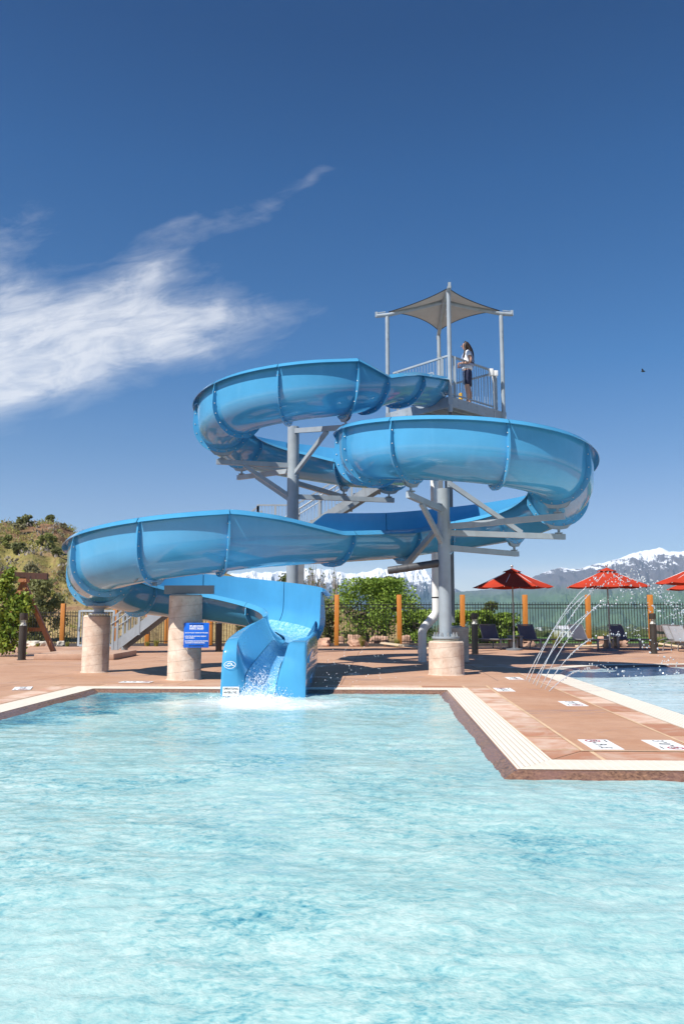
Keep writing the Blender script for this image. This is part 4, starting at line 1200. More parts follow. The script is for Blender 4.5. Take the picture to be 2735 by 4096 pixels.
# figure faces +X in its own frame (turned to face left in the view); y is its left
hip, nk = .90, 1.38
body = [[(0, 0, hip, .115), (0, 0, 1.02, .105), (0, 0, 1.16, .105), (-.01, 0, 1.30, .115), (.0, 0, 1.40, .06), (.02, 0, 1.46, .048), (.035, 0, 1.53, .075), (.035, 0, 1.61, .088), (.02, 0, 1.655, .06)],
        [('j', 0, 0), (0, .09, .84, .095), (.01, .095, .62, .078), (.02, .09, .46, .055), (-.005, .09, .30, .056), (0, .09, .09, .035), (.03, .095, .045, .036), (.12, .10, .03, .032), (.17, .10, .025, .022)],
        [('j', 0, 0), (0, -.09, .84, .095), (-.03, -.095, .62, .078), (-.03, -.09, .46, .055), (-.06, -.09, .30, .056), (-.06, -.09, .09, .035), (-.03, -.095, .045, .036), (.06, -.10, .03, .032), (.11, -.10, .025, .022)],
        [('j', 0, 3), (-.01, .13, 1.36, .062), (-.03, .20, 1.31, .05), (-.09, .25, 1.14, .04), (-.06, .26, 1.05, .038), (.06, .20, 1.06, .033), (.16, .13, 1.08, .025), (.20, .10, 1.08, .026)],
        [('j', 0, 3), (-.01, -.13, 1.36, .062), (-.03, -.20, 1.31, .05), (-.08, -.25, 1.14, .04), (-.04, -.25, 1.04, .038), (.08, -.17, 1.03, .033), (.17, -.10, 1.05, .025), (.20, -.07, 1.05, .026)]]
for s_, arm, (hx, hy, hz) in ((1, 3, (.20, .10, 1.08)), (-1, 4, (.20, -.07, 1.05))):
    for k, (dx, dy, dz, ln) in enumerate(((.0, -.5, .25, .9), (.5, -.6, .1, 1.0), (.6, -.6, -.1, 1.05), (.55, -.6, -.3, 1.0), (.45, -.55, -.5, .85))):
        b0 = (hx+.012, hy-.012*s_, hz+.024-.012*k); L = .038*ln
        p1 = (b0[0]+dx*L, b0[1]+dy*s_*L, b0[2]+dz*L); p2 = (p1[0]+(dx-.5)*L*.8, p1[1]+dy*s_*L*.8, p1[2]+(dz-.5)*L*.8)
        body.append([('j', arm, 7), (*b0, .009), (*p1, .0085), (*p2, .007)])
bd = skinned('body', body, per, SKIN)
mb = MB()                                       # nose, ear, lips as small forms on the face
mb.ball((.128, 0, 1.575), .016, (1, .7, 1.2), 2); mb.ball((.03, .083, 1.575), .022, (.7, .35, 1.2), 2); mb.ball((.03, -.083, 1.575), .022, (.7, .35, 1.2), 2); mb.ball((.112, 0, 1.53), .016, (.6, 1.3, .5), 2)
mb.build('face_features', SKIN, bd)
mb = MB()
for s_ in (-1, 1): mb.tube([(.118, s_*.034+.024*cos(a), 1.596+.020*sin(a)) for a in [2*pi*k/14 for k in range(15)]], .0035, 6, cap=False); mb.box((.119, s_*.034, 1.596), (.002, .044, .036)); mb.tube([(.117, s_*.06, 1.60), (.03, s_*.088, 1.60)], .003, 6)
mb.build('glasses', BLACK, per)
shirt = [[(0, 0, .90, (.165, .185)), (0, 0, .98, (.15, .17)), (0, 0, 1.04, (.128, .15)), (0, 0, 1.18, (.125, .155)), (-.01, 0, 1.31, (.125, .15)), (.0, 0, 1.395, (.065, .075))],
         [('j', 0, 4), (-.01, .13, 1.365, .075), (-.03, .205, 1.31, .068), (-.06, .228, 1.22, .066)], [('j', 0, 4), (-.01, -.13, 1.365, .075), (-.03, -.205, 1.31, .068), (-.06, -.228, 1.22, .066)]]
sh = skinned('shirt', shirt, per, SHIRT)
mb = MB()
for s_ in (-1, 1): mb.tube([(-.02, s_*.075, 1.445), (.06, s_*.09, 1.38), (.118, s_*.095, 1.27), (.132, s_*.10, 1.10)], .02, 8); mb.tube([(-.02, s_*.075, 1.445), (-.10, s_*.09, 1.38), (-.135, s_*.10, 1.27), (-.14, s_*.10, 1.10)], .02, 8)
mb.tube([(.145*cos(a), .165*sin(a), 1.05) for a in [2*pi*k/20 for k in range(21)]], .035, 8, cap=False)
mb.build('shoulder_strap', SHIRTB, sh)
sho = [[(0, 0, .97, (.135, .155)), (0, 0, .86, (.145, .17))], [('j', 0, 1), (.0, .092, .74, .112), (.01, .098, .56, .108), (.01, .098, .50, .108)], [('j', 0, 1), (-.02, -.092, .74, .112), (-.03, -.098, .56, .108), (-.03, -.098, .50, .108)]]
skinned('shorts', sho, per, SHORTS)
hr = [[(.075, 0, 1.655, (.05, .075)), (.02, 0, 1.655, (.085, .092)), (-.03, 0, 1.60, (.092, .098)), (-.055, 0, 1.50, (.08, .10)), (-.085, 0, 1.38, (.06, .105)), (-.10, 0, 1.25, (.045, .095)), (-.115, 0, 1.14, (.02, .05))],
      [('j', 0, 2), (.04, .082, 1.60, .04), (.035, .085, 1.55, .04), (.03, .09, 1.47, .036), (.06, .105, 1.34, .033), (.08, .10, 1.23, .022)], [('j', 0, 2), (.04, -.082, 1.60, .04), (.035, -.085, 1.55, .04), (.03, -.09, 1.47, .036), (.06, -.105, 1.34, .033), (.08, -.10, 1.23, .022)]]
hro = skinned('hair', hr, per, HAIR)
mb = MB()
for k in range(60):
    a = random.uniform(-1, 1); y0 = .09*a; x0 = -.04-.05*(1-a*a)
    pts = [(x0, y0, 1.55), (x0-.03, y0*1.15, 1.40)]
    pts += [(x0-.05+random.uniform(-.03, .03), y0*1.2+random.uniform(-.02, .02), 1.27), (x0-.06+random.uniform(-.04, .03), y0*1.2+random.uniform(-.03, .03), 1.14-random.random()*.08)]
    mb.tube(pts, [.009, .010, .008, .002], 5)
mb.build('loose_strand', HAIR, hro)
mb = MB()
for x, y in ((.06, .095), (0, -.095)): mb.bbox((x+.03, y, .018), (.26, .09, .03), .012); mb.tube([(x+.06, y-.045, .03), (x+.05, y, .085), (x+.06, y+.045, .03)], .014, 6)
mb.build('sandals', WHITEL, per)
o = MB(); o.tube([(0, 0, .02), (0, 0, .95)], .055, 12); o.ball((0, 0, .95), .055, sub=2); o.ball((0, 0, .02), .055, sub=2)
o = o.build('rescue_tube', YELLOW); o.location = (3.36, 21.98, PZ+.04); o.scale = (1, 1, .36); tag(o, 'yellow rescue float standing on the tower platform beside the person', 'rescue float')
# ================================================================== FENCES, LIGHTS, FURNITURE
def fence(name, pts_x, y, z, label, hp=1.83, hpost=2.15, bot=.1, post_w=.19):
    root = empty(name, ((pts_x[0]+pts_x[-1])/2, y, z)); tag(root, label, 'fence')
    x0 = root.location.x
    pmb = MB(); pmb.bbox((0, 0, hpost/2), (post_w, post_w, hpost), .012)
    first = None; pan = {}
    for i, x in enumerate(pts_x):
        if first is None: o = first = pmb.build('fence_post', ORANGEWOOD, root)
        else: o = first.copy(); COL.objects.link(o); o.parent = root
        o.location = (x-x0, .0, 0); o.rotation_euler = (R(random.uniform(-.5, .5)), R(random.uniform(-.6, .6)), R(random.uniform(-3, 3)))
        if i+1 < len(pts_x):
            L = round(pts_x[i+1]-x, 2)
            if L not in pan:
                mb = MB(); n = int(round((L-post_w)/.117)); a, b = post_w/2, L-post_w/2
                for zz in (hp-.10, hp-.24, bot+.1): mb.box(((a+b)/2, 0, zz), (b-a, .035, .035))
                for k in range(1, n): mb.box((a+(b-a)*k/n, 0, (hp+bot)/2), (.019, .019, hp-bot))
                pan[L] = mb.build('picket_panel', BLACK, root, smooth=False)
                q = pan[L]
            else: q = pan[L].copy(); COL.objects.link(q); q.parent = root
            q.location = (x-x0, 0, 0)
    return root
sp_ = 2.655
fx = [round((1346-1367.5)/93.2+sp_*k, 3) for k in range(-3, 10)]
fence('iron_fence', fx, 34.0, -.02, 'black iron picket fence with orange timber posts behind the red umbrellas')
fl = [-20.9+2.55*k for k in range(-1, 6)]
# left run: further back and a little lower
fxl = [round(atY(p, 2500, 36.3).x, 3) for p in (-140, 41, 252, 463, 668)]
fence('iron_fence', fxl, 36.3, -.36, 'black iron picket fence with orange timber posts below the sagebrush hill at left')
# pale metal gate frame
g = empty('metal_gate', atY(400, 2590, 31)); g.location.z = 0; tag(g, 'pale grey metal gate standing beside the left concrete pier', 'gate')
mb = MB(); x0, x1 = atY(318, 2500, 31).x-g.location.x, .5
for x in (x0, x1): mb.box((x, 0, .78), (.075, .06, 1.36))
for z in (.12, 1.44): mb.box(((x0+x1)/2, 0, z), (x1-x0-.075, .06, .075))
mb.build('gate_frame', mat('pale_blue_grey_paint', (.42, .5, .56), .4), g)
mb = MB()
for k in range(1, 11): mb.box((x0+(x1-x0)*k/11, 0, .78), (.02, .02, 1.25))
mb.build('gate_bar', STEEL, g); mb = MB(); mb.bbox((x0+.02, -.04, .75), (.06, .03, .16), .008); mb.build('latch', STEELD, g)

def bollard(loc, label, m=BRONZE, h=1.34):
    root = empty('bollard_light', loc); tag(root, label, 'bollard light', 'bollard lights on the pool deck')
    mb = MB(); mb.lathe((0, 0, 0), [(.135, 0), (.135, .015), (.11, .02), (.11, h-.36), (.105, h-.355)], 24); mb.build('bollard_body', m, root)
    mb = MB(); mb.lathe((0, 0, 0), [(.098, h-.354), (.075, h-.33), (.05, h-.27), (.04, h-.20)], 20); mb.build('reflector_cone', WHITEP, root)
    mb = MB(); mb.lathe((0, 0, 0), [(.11, h-.195), (.112, h-.19), (.112, h-.005), (.105, h)], 24)
    for k in range(3): a = 2*pi*k/3+.5; mb.box((.095*cos(a), .095*sin(a), h-.275), (.012, .012, .165))
    mb.build('bollard_cap', m, root)
    mb = MB(); n = 24
    for k in range(n):
        a, b = 2*pi*k/n, 2*pi*(k+1)/n; mb.quad((.107*cos(a), .107*sin(a), h-.353), (.107*cos(b), .107*sin(b), h-.353), (.107*cos(b), .107*sin(b), h-.197), (.107*cos(a), .107*sin(a), h-.197))
    mb.build('lens', LENS, root)
LENS = bpy.data.materials.new('clear_lens'); LENS.use_nodes = True
t = NT(LENS.node_tree); out = t.n('ShaderNodeOutputMaterial'); tr = t.n('ShaderNodeBsdfTransparent'); gl = t.n('ShaderNodeBsdfGlossy'); gl.inputs['Roughness'].default_value = .05
tr.inputs[0].default_value = (.9, .9, .88, 1); ms = t.n('ShaderNodeMixShader'); ms.inputs[0].default_value = .12
t.l(tr.outputs[0], ms.inputs[1]); t.l(gl.outputs[0], ms.inputs[2]); t.l(ms.outputs[0], out.inputs[0])
bollard(gnd(88, 2640), 'brown bollard light beside the vine and timber A frame at far left')
bollard(gnd(875, 2607), 'brown bollard light half hidden behind the slide mouth')
bollard(gnd(1899, 2616), 'near black bollard light in shade, left of the first lounger', BLACK)
bollard(gnd(2614, 2615), 'brown bollard light between the loungers, nearest the right edge')

def umbrella(loc, rz, label, rad=1.5, zr=2.30):
    root = empty('patio_umbrella', loc, rz); tag(root, label, 'umbrella', 'red umbrellas over the loungers')
    N = 8; hub = zr+.62; mb = MB(); S = 6
    def pt(k, s): 
        a = 2*pi*k/N; r = .25+(rad-.25)*s; z = hub-.07-(hub-.07-zr)*(s**.93); return Vector((r*cos(a), r*sin(a), z))
    for k in range(N):
        for i in range(S):
            for j in range(4):
                def q(ii, jj):
                    s = ii/S; u = jj/4; p = pt(k, s)*(1-u)+pt(k+1, s)*u; p.z -= .10*s*4*u*(1-u)*.45
                    rr = p.xy.length; 
                    if rr > 0: p.x *= 1-.05*s*4*u*(1-u)*.8; p.y *= 1-.05*s*4*u*(1-u)*.8
                    return p
                mb.quad(q(i, j), q(i+1, j), q(i+1, j+1), q(i, j+1))
    can = mb.build('canopy', FABRIC, root)
    bm = bmesh.new(); bm.from_mesh(can.data); bmesh.ops.remove_doubles(bm, verts=bm.verts, dist=.001); bm.to_mesh(can.data); bm.free(); can.data.set_sharp_from_angle(angle=R(14))
    mb = MB()
    for k in range(N):
        a, b = 2*pi*k/N, 2*pi*(k+1)/N; A, B = Vector((.36*cos(a), .36*sin(a), hub-.075)), Vector((.36*cos(b), .36*sin(b), hub-.075)); T = Vector((0, 0, hub+.09)); Mi = (A+B)/2+Vector((0, 0, .035))
        a1, b1 = A*.3+T*.7, B*.3+T*.7; m1 = (a1+b1)/2
        mb.quad(A, Mi, m1, a1); mb.quad(Mi, B, b1, m1); mb.add([a1, m1, b1, T], [(0, 1, 3), (1, 2, 3)])
    mb.build('vent_cap', FABRIC, can)
    mb = MB(); mb.tube([(0, 0, 0), (0, 0, hub+.09)], .025, 12); mb.cyl((0, 0, zr+.02), .045, .12, 12); mb.cyl((0, 0, zr+.12), .09, .03, 12)
    po = mb.build('pole', ALU, root)
    mb = MB(); mb.ball((0, 0, hub+.16), .05, sub=2); mb.cyl((0, 0, hub+.08), .018, .06); mb.build('finial', BOLT, po)
    mb = MB(); mb.lathe((0, 0, 0), [(.3, 0), (.3, .05), (.05, .09), (.04, .3)], 20); mb.build('base', STEELD, root)
    for k in range(N):
        mb = MB(); p0 = pt(k, 0)-Vector((0, 0, .02)); p1 = pt(k, 1)-Vector((0, 0, .02)); mb.tube([p0, p1], .011, 6); mb.tube([(0, 0, zr+.10), p0+(p1-p0)*.52], .009, 6)
        mb.build('rib', WHITEP, root)
u1 = atY(2055, 2590, 29.6); umbrella((u1.x, u1.y, 0), R(22), 'red patio umbrella nearest the slide, striped by shadows of the tower')
u2 = atY(2438, 2590, 29.2); umbrella((u2.x, u2.y, 0), R(10), 'red patio umbrella behind the arching water jets', 1.53, 2.30)
u3 = atY(2812, 2590, 28.6); umbrella((u3.x, u3.y, 0), R(30), 'red patio umbrella cut by the right edge, the higher and nearer of the pair', 1.52, 2.42)
u4 = atY(2842, 2590, 31.5); umbrella((u4.x, u4.y, 0), R(5), 'red patio umbrella cut by the right edge, the lower and farther of the pair', 1.6, 2.30)

def lounger(loc, rz, label, sling):
    """head end at +y, foot end at -y in its own frame"""
    root = empty('lounger', loc, rz); tag(root, label, 'lounger', 'pool loungers along the fence')
    w = .33
    mb = MB(); prof = [(-1.0, .39), (-.6, .385), (-.1, .37), (.28, .36)]; n = 8
    def sheet(pf, wid):
        m2 = MB()
        for z0 in (0, -.022):
            for y, z in pf:
                for k in range(n+1): u = -1+2*k/n; m2.v.append((u*wid, y, z+z0-.02*(1-u*u)))
        c = n+1; L = len(pf)
        for i in range(L-1):
            for k in range(n):
                q = i*c+k; m2.f.append((q, q+1, q+c+1, q+c)); q += L*c; m2.f.append((q, q+c, q+c+1, q+1)); m2.mi += [0, 0]
        for i in range(L-1):
            for k in (0, n): q = i*c+k; m2.f.append((q, q+c, q+c+L*c, q+L*c)); m2.mi.append(0)
        return m2
    sheet(prof, w).build('seat_sling', sling, root)
    sheet([(.30, .37), (.36, .50), (.47, .72), (.56, .90)], w).build('backrest', sling, root)
    for s_ in (-1, 1):
        mb = MB(); x = s_*(w+.02)
        mb.tube([(x, -1.02, .385), (x, .3, .36)], .022, 8); mb.tube([(x, .3, .36), (x*.99, .57, .91)], .018, 8)
        mb.tube([(x, .1, .37), (x*1.05, .55, .36), (x*1.07, .72, .29), (x*1.07, .80, .16), (x*1.07, .82, 0)], .022, 8)
        mb.build('side_rail', ALU, root)
        mb = MB(); mb.bbox((x, -.98, .19), (.055, .055, .38), .008); mb.build('leg', ALU, root)
    mb = MB(); mb.tube([(-w, -1.02, .385), (w, -1.02, .385)], .02, 8); mb.tube([(-w, .57, .91), (w, .57, .91)], .018, 8); mb.tube([(-w, .5, .30), (w, .5, .30)], .015, 8); mb.tube([(-w, -.3, .33), (w, -.3, .33)], .015, 8); mb.build('cross_bar', ALU, root)
    return root
def side_table(loc, label):
    root = empty('side_table', loc, R(4)); tag(root, label, 'side table', 'side tables between loungers')
    mb = MB(); mb.bbox((0, 0, .485), (.52, .46, .035), .008); mb.build('table_top', ALU, root)
    for s_ in (-1, 1): mb = MB(); mb.bbox((s_*.18, 0, .255), (.11, .36, .425), .008); mb.bbox((s_*.18, 0, .02), (.13, .46, .04), .006); mb.build('leg', ALU, root)
def at_foot(px, py): v = gnd(px, py); return v
for (px, py, rz, lab, m) in ((1985, 2596, 20, 'dark sling lounger beside the black bollard, dappled with sun', SLING), (2140, 2597, 20, 'dark sling lounger just left of the water jets', SLING),
                         (2352, 2598, 26, 'dark sling lounger behind the water jets, under the second umbrella', SLING), (2515, 2597, 27, 'dark backed lounger with pale seat, left of the brown bollard', SLING),
                         (2735, 2598, 26, 'pale grey lounger cut by the right edge, the farther of the two pale ones', SLINGL), (2768, 2609, 26, 'pale grey lounger cut by the right edge, the nearer of the two pale ones', SLINGL)):
    v = gnd(px, py); lounger((v.x, v.y+.25, 0), R(rz), lab, m)
v = gnd(2068, 2598); side_table((v.x, v.y+.35, 0), 'dark square side table between the two loungers left of the jets')
v = gnd(2455, 2598); side_table((v.x, v.y+.25, 0), 'grey square side table under the second umbrella')

# timber A frame at far left
af = empty('swing_frame', gnd(170, 2618)); tag(af, 'brown timber A frame with a dark top beam, beside the vine', 'timber frame')
Y = 26.0; fo = Vector(af.location)
def L_(p): return p-fo
def apart(mb, n, m):
    o = mb.build(n, m, af, smooth=False); o.matrix_parent_inverse = Matrix.Translation(-fo); return o
mb = MB(); mb.beam(atY(-260, 2288, Y-.1), atY(192, 2306, Y-.1), .14, .20); apart(mb, 'top_beam', DARKWOOD)
for k, (p, q, yy) in enumerate((((96, 2330), (222, 2612), Y), ((96, 2330), (-40, 2612), Y+.12))):
    mb = MB(); a, b = atY(*p, yy), atY(q[0], 2617, yy); mb.beam(a, Vector((b.x, yy, 0)), .14, .14, up=(0, 1, 0)); apart(mb, 'leg', BROWNWOOD)
mb = MB(); mb.beam(atY(0, 2518, Y+.06), atY(178, 2518, Y-.02), .10, .12); apart(mb, 'cross_bar', BROWNWOOD)
mb = MB(); mb.bbox(atY(98, 2320, Y-.02), (.26, .3, .16), .01); apart(mb, 'joint_block', BROWNWOOD)

# pale boards on the deck
v0, v1 = gnd(1530, 2586), gnd(1722, 2600); mb = MB(); mb.beam((v0.x, v0.y, .14), (v1.x, v1.y, .05), .22, .06); mb.box((v0.x+.1, v0.y, .05), (.1, .2, .1)); o = mb.build('timber_board', PALEWOOD); tag(o, 'long pale timber board lying on the deck left of the short pier', 'board')
v0, v1 = gnd(2620, 2588), gnd(2735, 2592); mb = MB(); mb.beam((v0.x, v0.y, .16), (v1.x, v1.y, .04), .2, .05); o = mb.build('timber_board', PALEWOOD); tag(o, 'pale timber board on the deck behind the right bollard', 'board')
v0, v1 = gnd(2300, 2590), gnd(2420, 2592); mb = MB(); mb.beam((v0.x, v0.y, .06), (v1.x, v1.y, .12), .2, .05); o = mb.build('timber_board', PALEWOOD); tag(o, 'pale timber board behind the lounger under the second umbrella', 'board')

# ================================================================== DEPTH MARKERS
def marker(a, b, rz, lines, label, w=.60, h=.30, sym=True):
    root = empty('depth_marker', W(a, b, .0)); root.rotation_euler = (0, 0, R(rz)-AL); tag(root, label, 'depth marker', 'white depth markers set in the deck')
    mb = MB(); mb.box((0, 0, .008), (w, h, .006)); mb.build('marker_tile', WHITEL, root, smooth=False)
    mb = MB()
    for s, sz, x, y in lines: join(mb, xf(text_mb(s, sz, bold=-.0015 if sz > .1 else 0, extrude=.0008), Matrix.Translation((x, y, .0125))))
    mb.build('marker_lettering', INK, root, smooth=False)
    if sym:
        mb = MB(); c = Vector((.205, .02, .0125)); N = 28
        for k in range(N):
            p, q = 2*pi*k/N, 2*pi*(k+1)/N
            mb.quad(c+Vector((.078*cos(p), .078*sin(p), 0)), c+Vector((.078*cos(q), .078*sin(q), 0)), c+Vector((.062*cos(q), .062*sin(q), 0)), c+Vector((.062*cos(p), .062*sin(p), 0)))
        d = Vector((.05, -.05, 0)); n_ = Vector((.006, .006, 0)); mb.quad(c-d-n_, c+d-n_, c+d+n_, c-d+n_)
        mb.build('no_diving_ring', REDINK, root, smooth=False)
        mb = MB(); mb.quad(c+Vector((-.04, -.02, .0006)), c+Vector((.0, -.004, .0006)), c+Vector((.0, .012, .0006)), c+Vector((-.045, -.006, .0006))); mb.ball(c+Vector((.02, .012, 0)), .012, (1, 1, .08)); mb.quad(c+Vector((-.03, -.04, .0006)), c+Vector((.03, -.045, .0006)), c+Vector((.03, -.036, .0006)), c+Vector((-.03, -.03, .0006)))
        mb.build('no_diving_figure', INK, root, smooth=False)
Lf = lambda f, i: [(f, .165, -.265, -.058), ('FT', .045, -.155, .02), (i, .165, -.075, -.058), ('IN', .045, .045, .02), ('NO DIVING', .022, .135, -.115)]
marker(2.19, 8.33, 90, Lf('3', '6'), 'white marker tile reading 3 FT 6 IN near the front corner of the peninsula')
marker(2.84, 8.33, -90, Lf('3', '0'), 'white marker tile reading 3 FT 0 IN, right of the 3 FT 6 IN one')
marker(2.80, 12.05, -90, Lf('3', '0'), 'white marker tile halfway along the peninsula')
marker(2.13, 14.2, 90, Lf('3', '6'), 'white marker tile at the far left end of the peninsula')
marker(2.72, 16.7, -90, Lf('3', '0'), 'white marker tile beside the base of the water jets')
marker(-6.30, 14.05, -70, Lf('3', '6'), 'white marker tile by the left edge of the splash pool')
marker(-4.70, 15.45, 0, Lf('3', '6'), 'white marker tile behind the far edge of the pool, in front of the concrete piers')

# ================================================================== WATER JETS
def jet(a, b, apex, reach, seed, label):
    rnd = random.Random(seed); root = None
    g = 9.8; vz = math.sqrt(2*g*apex); T = vz/g; vx = reach/T
    mb = MB(); pts = []; rad = []
    tot = T*1.93 if apex > 1.5 else T*1.85
    brk = T*.62
    for i in range(40):
        tt = brk*i/39; x, z = vx*tt, vz*tt-.5*g*tt*tt
        pts.append(W(a+x, b+.006*rnd.gauss(0, 1)*tt*4, z+.01+.006*rnd.gauss(0, 1)*tt)); rad.append(.005+.006*rnd.random())
    mb.tube(pts, rad, 6)
    n = int(22+58*apex)
    for i in range(n):
        f = rnd.random()**.8; tt = brk*.35+(tot-brk*.35)*f
        sp = .012+.055*max(0, (tt-brk*.8)/T)
        x, z = vx*tt, vz*tt-.5*g*tt*tt
        r = rnd.uniform(.006, .017)*(1 if tt > brk*.7 else .8)
        z += rnd.gauss(0, sp)
        if z < .0: continue
        mb.ball(W(a+x+rnd.gauss(0, sp), b+rnd.gauss(0, sp*1.2), z), r, (rnd.uniform(.7, 1.5), 1, rnd.uniform(.7, 1.5)), sub=1, jit=.5)
    o = mb.build('water_jet', SPRJ); o['label'] = label; o['category'] = 'water jet'; o['group'] = 'arching water jets beside the wading pool'
SPRJ = bpy.data.materials.new('jet_water'); SPRJ.use_nodes = True
p = SPRJ.node_tree.nodes['Principled BSDF']; p.inputs['Base Color'].default_value = (.9, .93, .96, 1); p.inputs['Roughness'].default_value = .06; p.inputs['Transmission Weight'].default_value = .6; p.inputs['IOR'].default_value = 1.33
JL = 'thin arching water jet, '
for k, (b, ap, rc, lb) in enumerate(((16.1, 1.95, 1.95, 'farthest of the row and rising to a tall arch'), (15.75, 2.12, 1.85, 'second from the far end and tallest of all'), (15.35, 1.55, 1.75, 'third from the far end with a middling arch'),
        (15.0, 1.98, 1.70, 'fourth from far end, tall arch over the second umbrella'), (14.6, 1.72, 1.75, 'third from the near end with a tall broad arch'), (14.25, .98, 1.25, 'second from the near end with a low arch'), (13.9, .42, .85, 'nearest of the row with the lowest arch'))):
    jet(2.84, b, ap, rc, 40+k, JL+lb)

# bird
bp = atY(2570, 1485, 60); mb = MB(); mb.ball((0, 0, 0), .09, (1.9, .7, .7), 2); mb.add([(.05, 0, .02), (-.08, 0, .02), (-.12, .02, .20), (.0, .02, .22), (.05, 0, .035), (-.08, 0, .035)], [(0, 1, 2, 3), (5, 4, 3, 2)]); mb.add([(.15, 0, .02), (.22, .03, .0), (.22, -.03, .0), (.15, 0, -.03)], [(0, 1, 2), (3, 2, 1)])
o = mb.build('bird', BLACK); o.location = bp; tag(o, 'tiny black bird flying in the empty sky at right', 'bird')

# ================================================================== PLANTS AND ROCKS
LEAFM = {}
def leafmat(name, col, col2, trans=.25):
    if name in LEAFM: return LEAFM[name]
    m, t, p, oc = newmat(name)
    g = t.n('ShaderNodeNewGeometry'); n = t.noise(oc, 1.3, 3, .6)
    f = t.m('ADD', t.m('MULTIPLY', g.outputs['Random Per Island'], .6), t.m('MULTIPLY', t.ramp(n, [(.35, 0.0), (.65, 1.0)]), .4))
    c = t.mix(f, col2, col); t.l(c, p.inputs['Base Color']); p.inputs['Roughness'].default_value = .55; p.inputs['Specular IOR Level'].default_value = .3
    tl = t.n('ShaderNodeBsdfTranslucent'); t.l(c, tl.inputs[0]); ms = t.n('ShaderNodeMixShader'); ms.inputs[0].default_value = trans
    out = [x for x in t.t.nodes if x.type == 'OUTPUT_MATERIAL'][0]; t.l(p.outputs[0], ms.inputs[1]); t.l(tl.outputs[0], ms.inputs[2]); t.l(ms.outputs[0], out.inputs[0])
    LEAFM[name] = m; return m
BARK = mat('brown_bark', (.11, .085, .065), .9, var=.3, scale=8, bump=.8, bscale=40)
DEADW = mat('grey_dead_wood', (.30, .26, .22), .9, var=.2)
LG = leafmat('fresh_green_leaves', (.31, .42, .06), (.12, .21, .03)); LO_ = leafmat('olive_green_leaves', (.18, .21, .06), (.08, .10, .03), .38); LJ = leafmat('dark_juniper_foliage', (.32, .33, .13), (.16, .175, .07), .45)
LS = leafmat('sage_grey_foliage', (.22, .24, .13), (.10, .11, .06), .15); LV = leafmat('yellow_green_vine_leaves', (.36, .42, .06), (.11, .20, .03), .3); LGR = leafmat('dry_grass_blades', (.38, .36, .10), (.20, .22, .05), .25)
def plant(name, loc, h, w, m, n, leaf, label, cat, group, seed, trunk=True, clumps=14, base=.15, squash=1.0, bare=0, narrow=False):
    rnd = random.Random(seed); root = empty(name, loc); tag(root, label, cat, group)
    cl = []
    for k in range(clumps):
        a = rnd.uniform(0, 2*pi); zz = base+(1-base)*rnd.random()**.85
        rad = w*.5*(math.sqrt(max(.05, 1-((zz-.5)/.56)**2)) if not narrow else .9-.75*zz)*math.sqrt(rnd.random())
        cl.append((Vector((rad*cos(a), rad*sin(a)*squash, zz*h)), rnd.uniform(.16, .30)*min(w, h)*(1 if not narrow else .7)))
    mb = MB()
    for i in range(n):
        c, r = cl[rnd.randrange(len(cl))]
        d = Vector((rnd.gauss(0, 1), rnd.gauss(0, 1), rnd.gauss(0, .8))); d.normalize(); q = c+d*r*rnd.random()**.45
        if q.z < .02: q.z = .02+abs(q.z)*.3
        if q.z > h*1.03: q.z = h*1.03-rnd.random()*.1*h
        s = leaf*rnd.uniform(.4, 1.45); u = Vector((rnd.gauss(0, 1), rnd.gauss(0, 1), rnd.gauss(0, 1))).normalized(); v = u.orthogonal().normalized()
        v = (v*cos(i)+u.cross(v)*sin(i))
        mb.quad(q-u*s*.6, q+v*s*.42, q+u*s*.7, q-v*s*.42)
    mb.build('foliage', m, root, smooth=False)
    if trunk:
        mb = MB(); r0 = .018*h+.02
        for k in range(trunk if trunk > 1 else 3):
            c, r = cl[(k*5) % len(cl)]; b0 = Vector((rnd.gauss(0, .05*w), rnd.gauss(0, .05*w), -.1))
            mid = Vector((c.x*.4+rnd.gauss(0, .05*w), c.y*.4, c.z*.5)); mb.tube([b0, mid, c], [r0, r0*.7, r0*.25], 7)
            for j in range(4):
                c2, _ = cl[rnd.randrange(len(cl))]; mb.tube([mid+(c-mid)*rnd.random()*.5, (mid+c2)/2+Vector((0, 0, .05*h)), c2], [r0*.45, r0*.3, r0*.1], 5)
        for j in range(bare):
            a = rnd.uniform(0, 2*pi); p0 = Vector((rnd.gauss(0, .1*w), rnd.gauss(0, .1*w), h*.3)); p1 = Vector((w*.5*cos(a)*rnd.random(), w*.4*sin(a), h*rnd.uniform(.8, 1.12))); mb.tube([p0, (p0+p1)/2+Vector((rnd.gauss(0, .1), 0, 0)), p1], [r0*.5, r0*.35, r0*.08], 5)
        mb.build('stem', BARK if not bare else DEADW, root)
    return root
def gz(x, y): 
    z = lerp_tab(tabz, y); az, r = math.atan2(x, y), math.hypot(x, y)
    if az0 < az < az1 and r > 38: z = max(z, hill_z(az, r))
    return z
def grow(px, Y, top, wpx, *a, **k):
    p = atY(px, top, Y); z = gz(p.x, Y) if Y > 34 else 0
    k.setdefault('trunk', 3)
    return plant(a[0], (p.x, Y, z-.03), max(.25, p.z-z), wpx*Y/CF, *a[1:], **k)
BG = 'green bushes and trees behind the iron fence'
grow(1490, 39, 2318, 330, 'leafy_tree', LG, 11000, .095, 'large fresh green multi stemmed tree behind the fence, left of the short pier', 'tree', BG, 11, clumps=40, base=.22, trunk=9)
grow(1545, 43, 2312, 130, 'juniper', LO_, 2200, .13, 'olive topped tree rising behind the large green tree', 'tree', BG, 12, clumps=12, base=.3, bare=5)
grow(1665, 38, 2440, 190, 'leafy_bush', LG, 3000, .11, 'green bush behind the fence, just left of the steel column', 'bush', BG, 13, clumps=14)
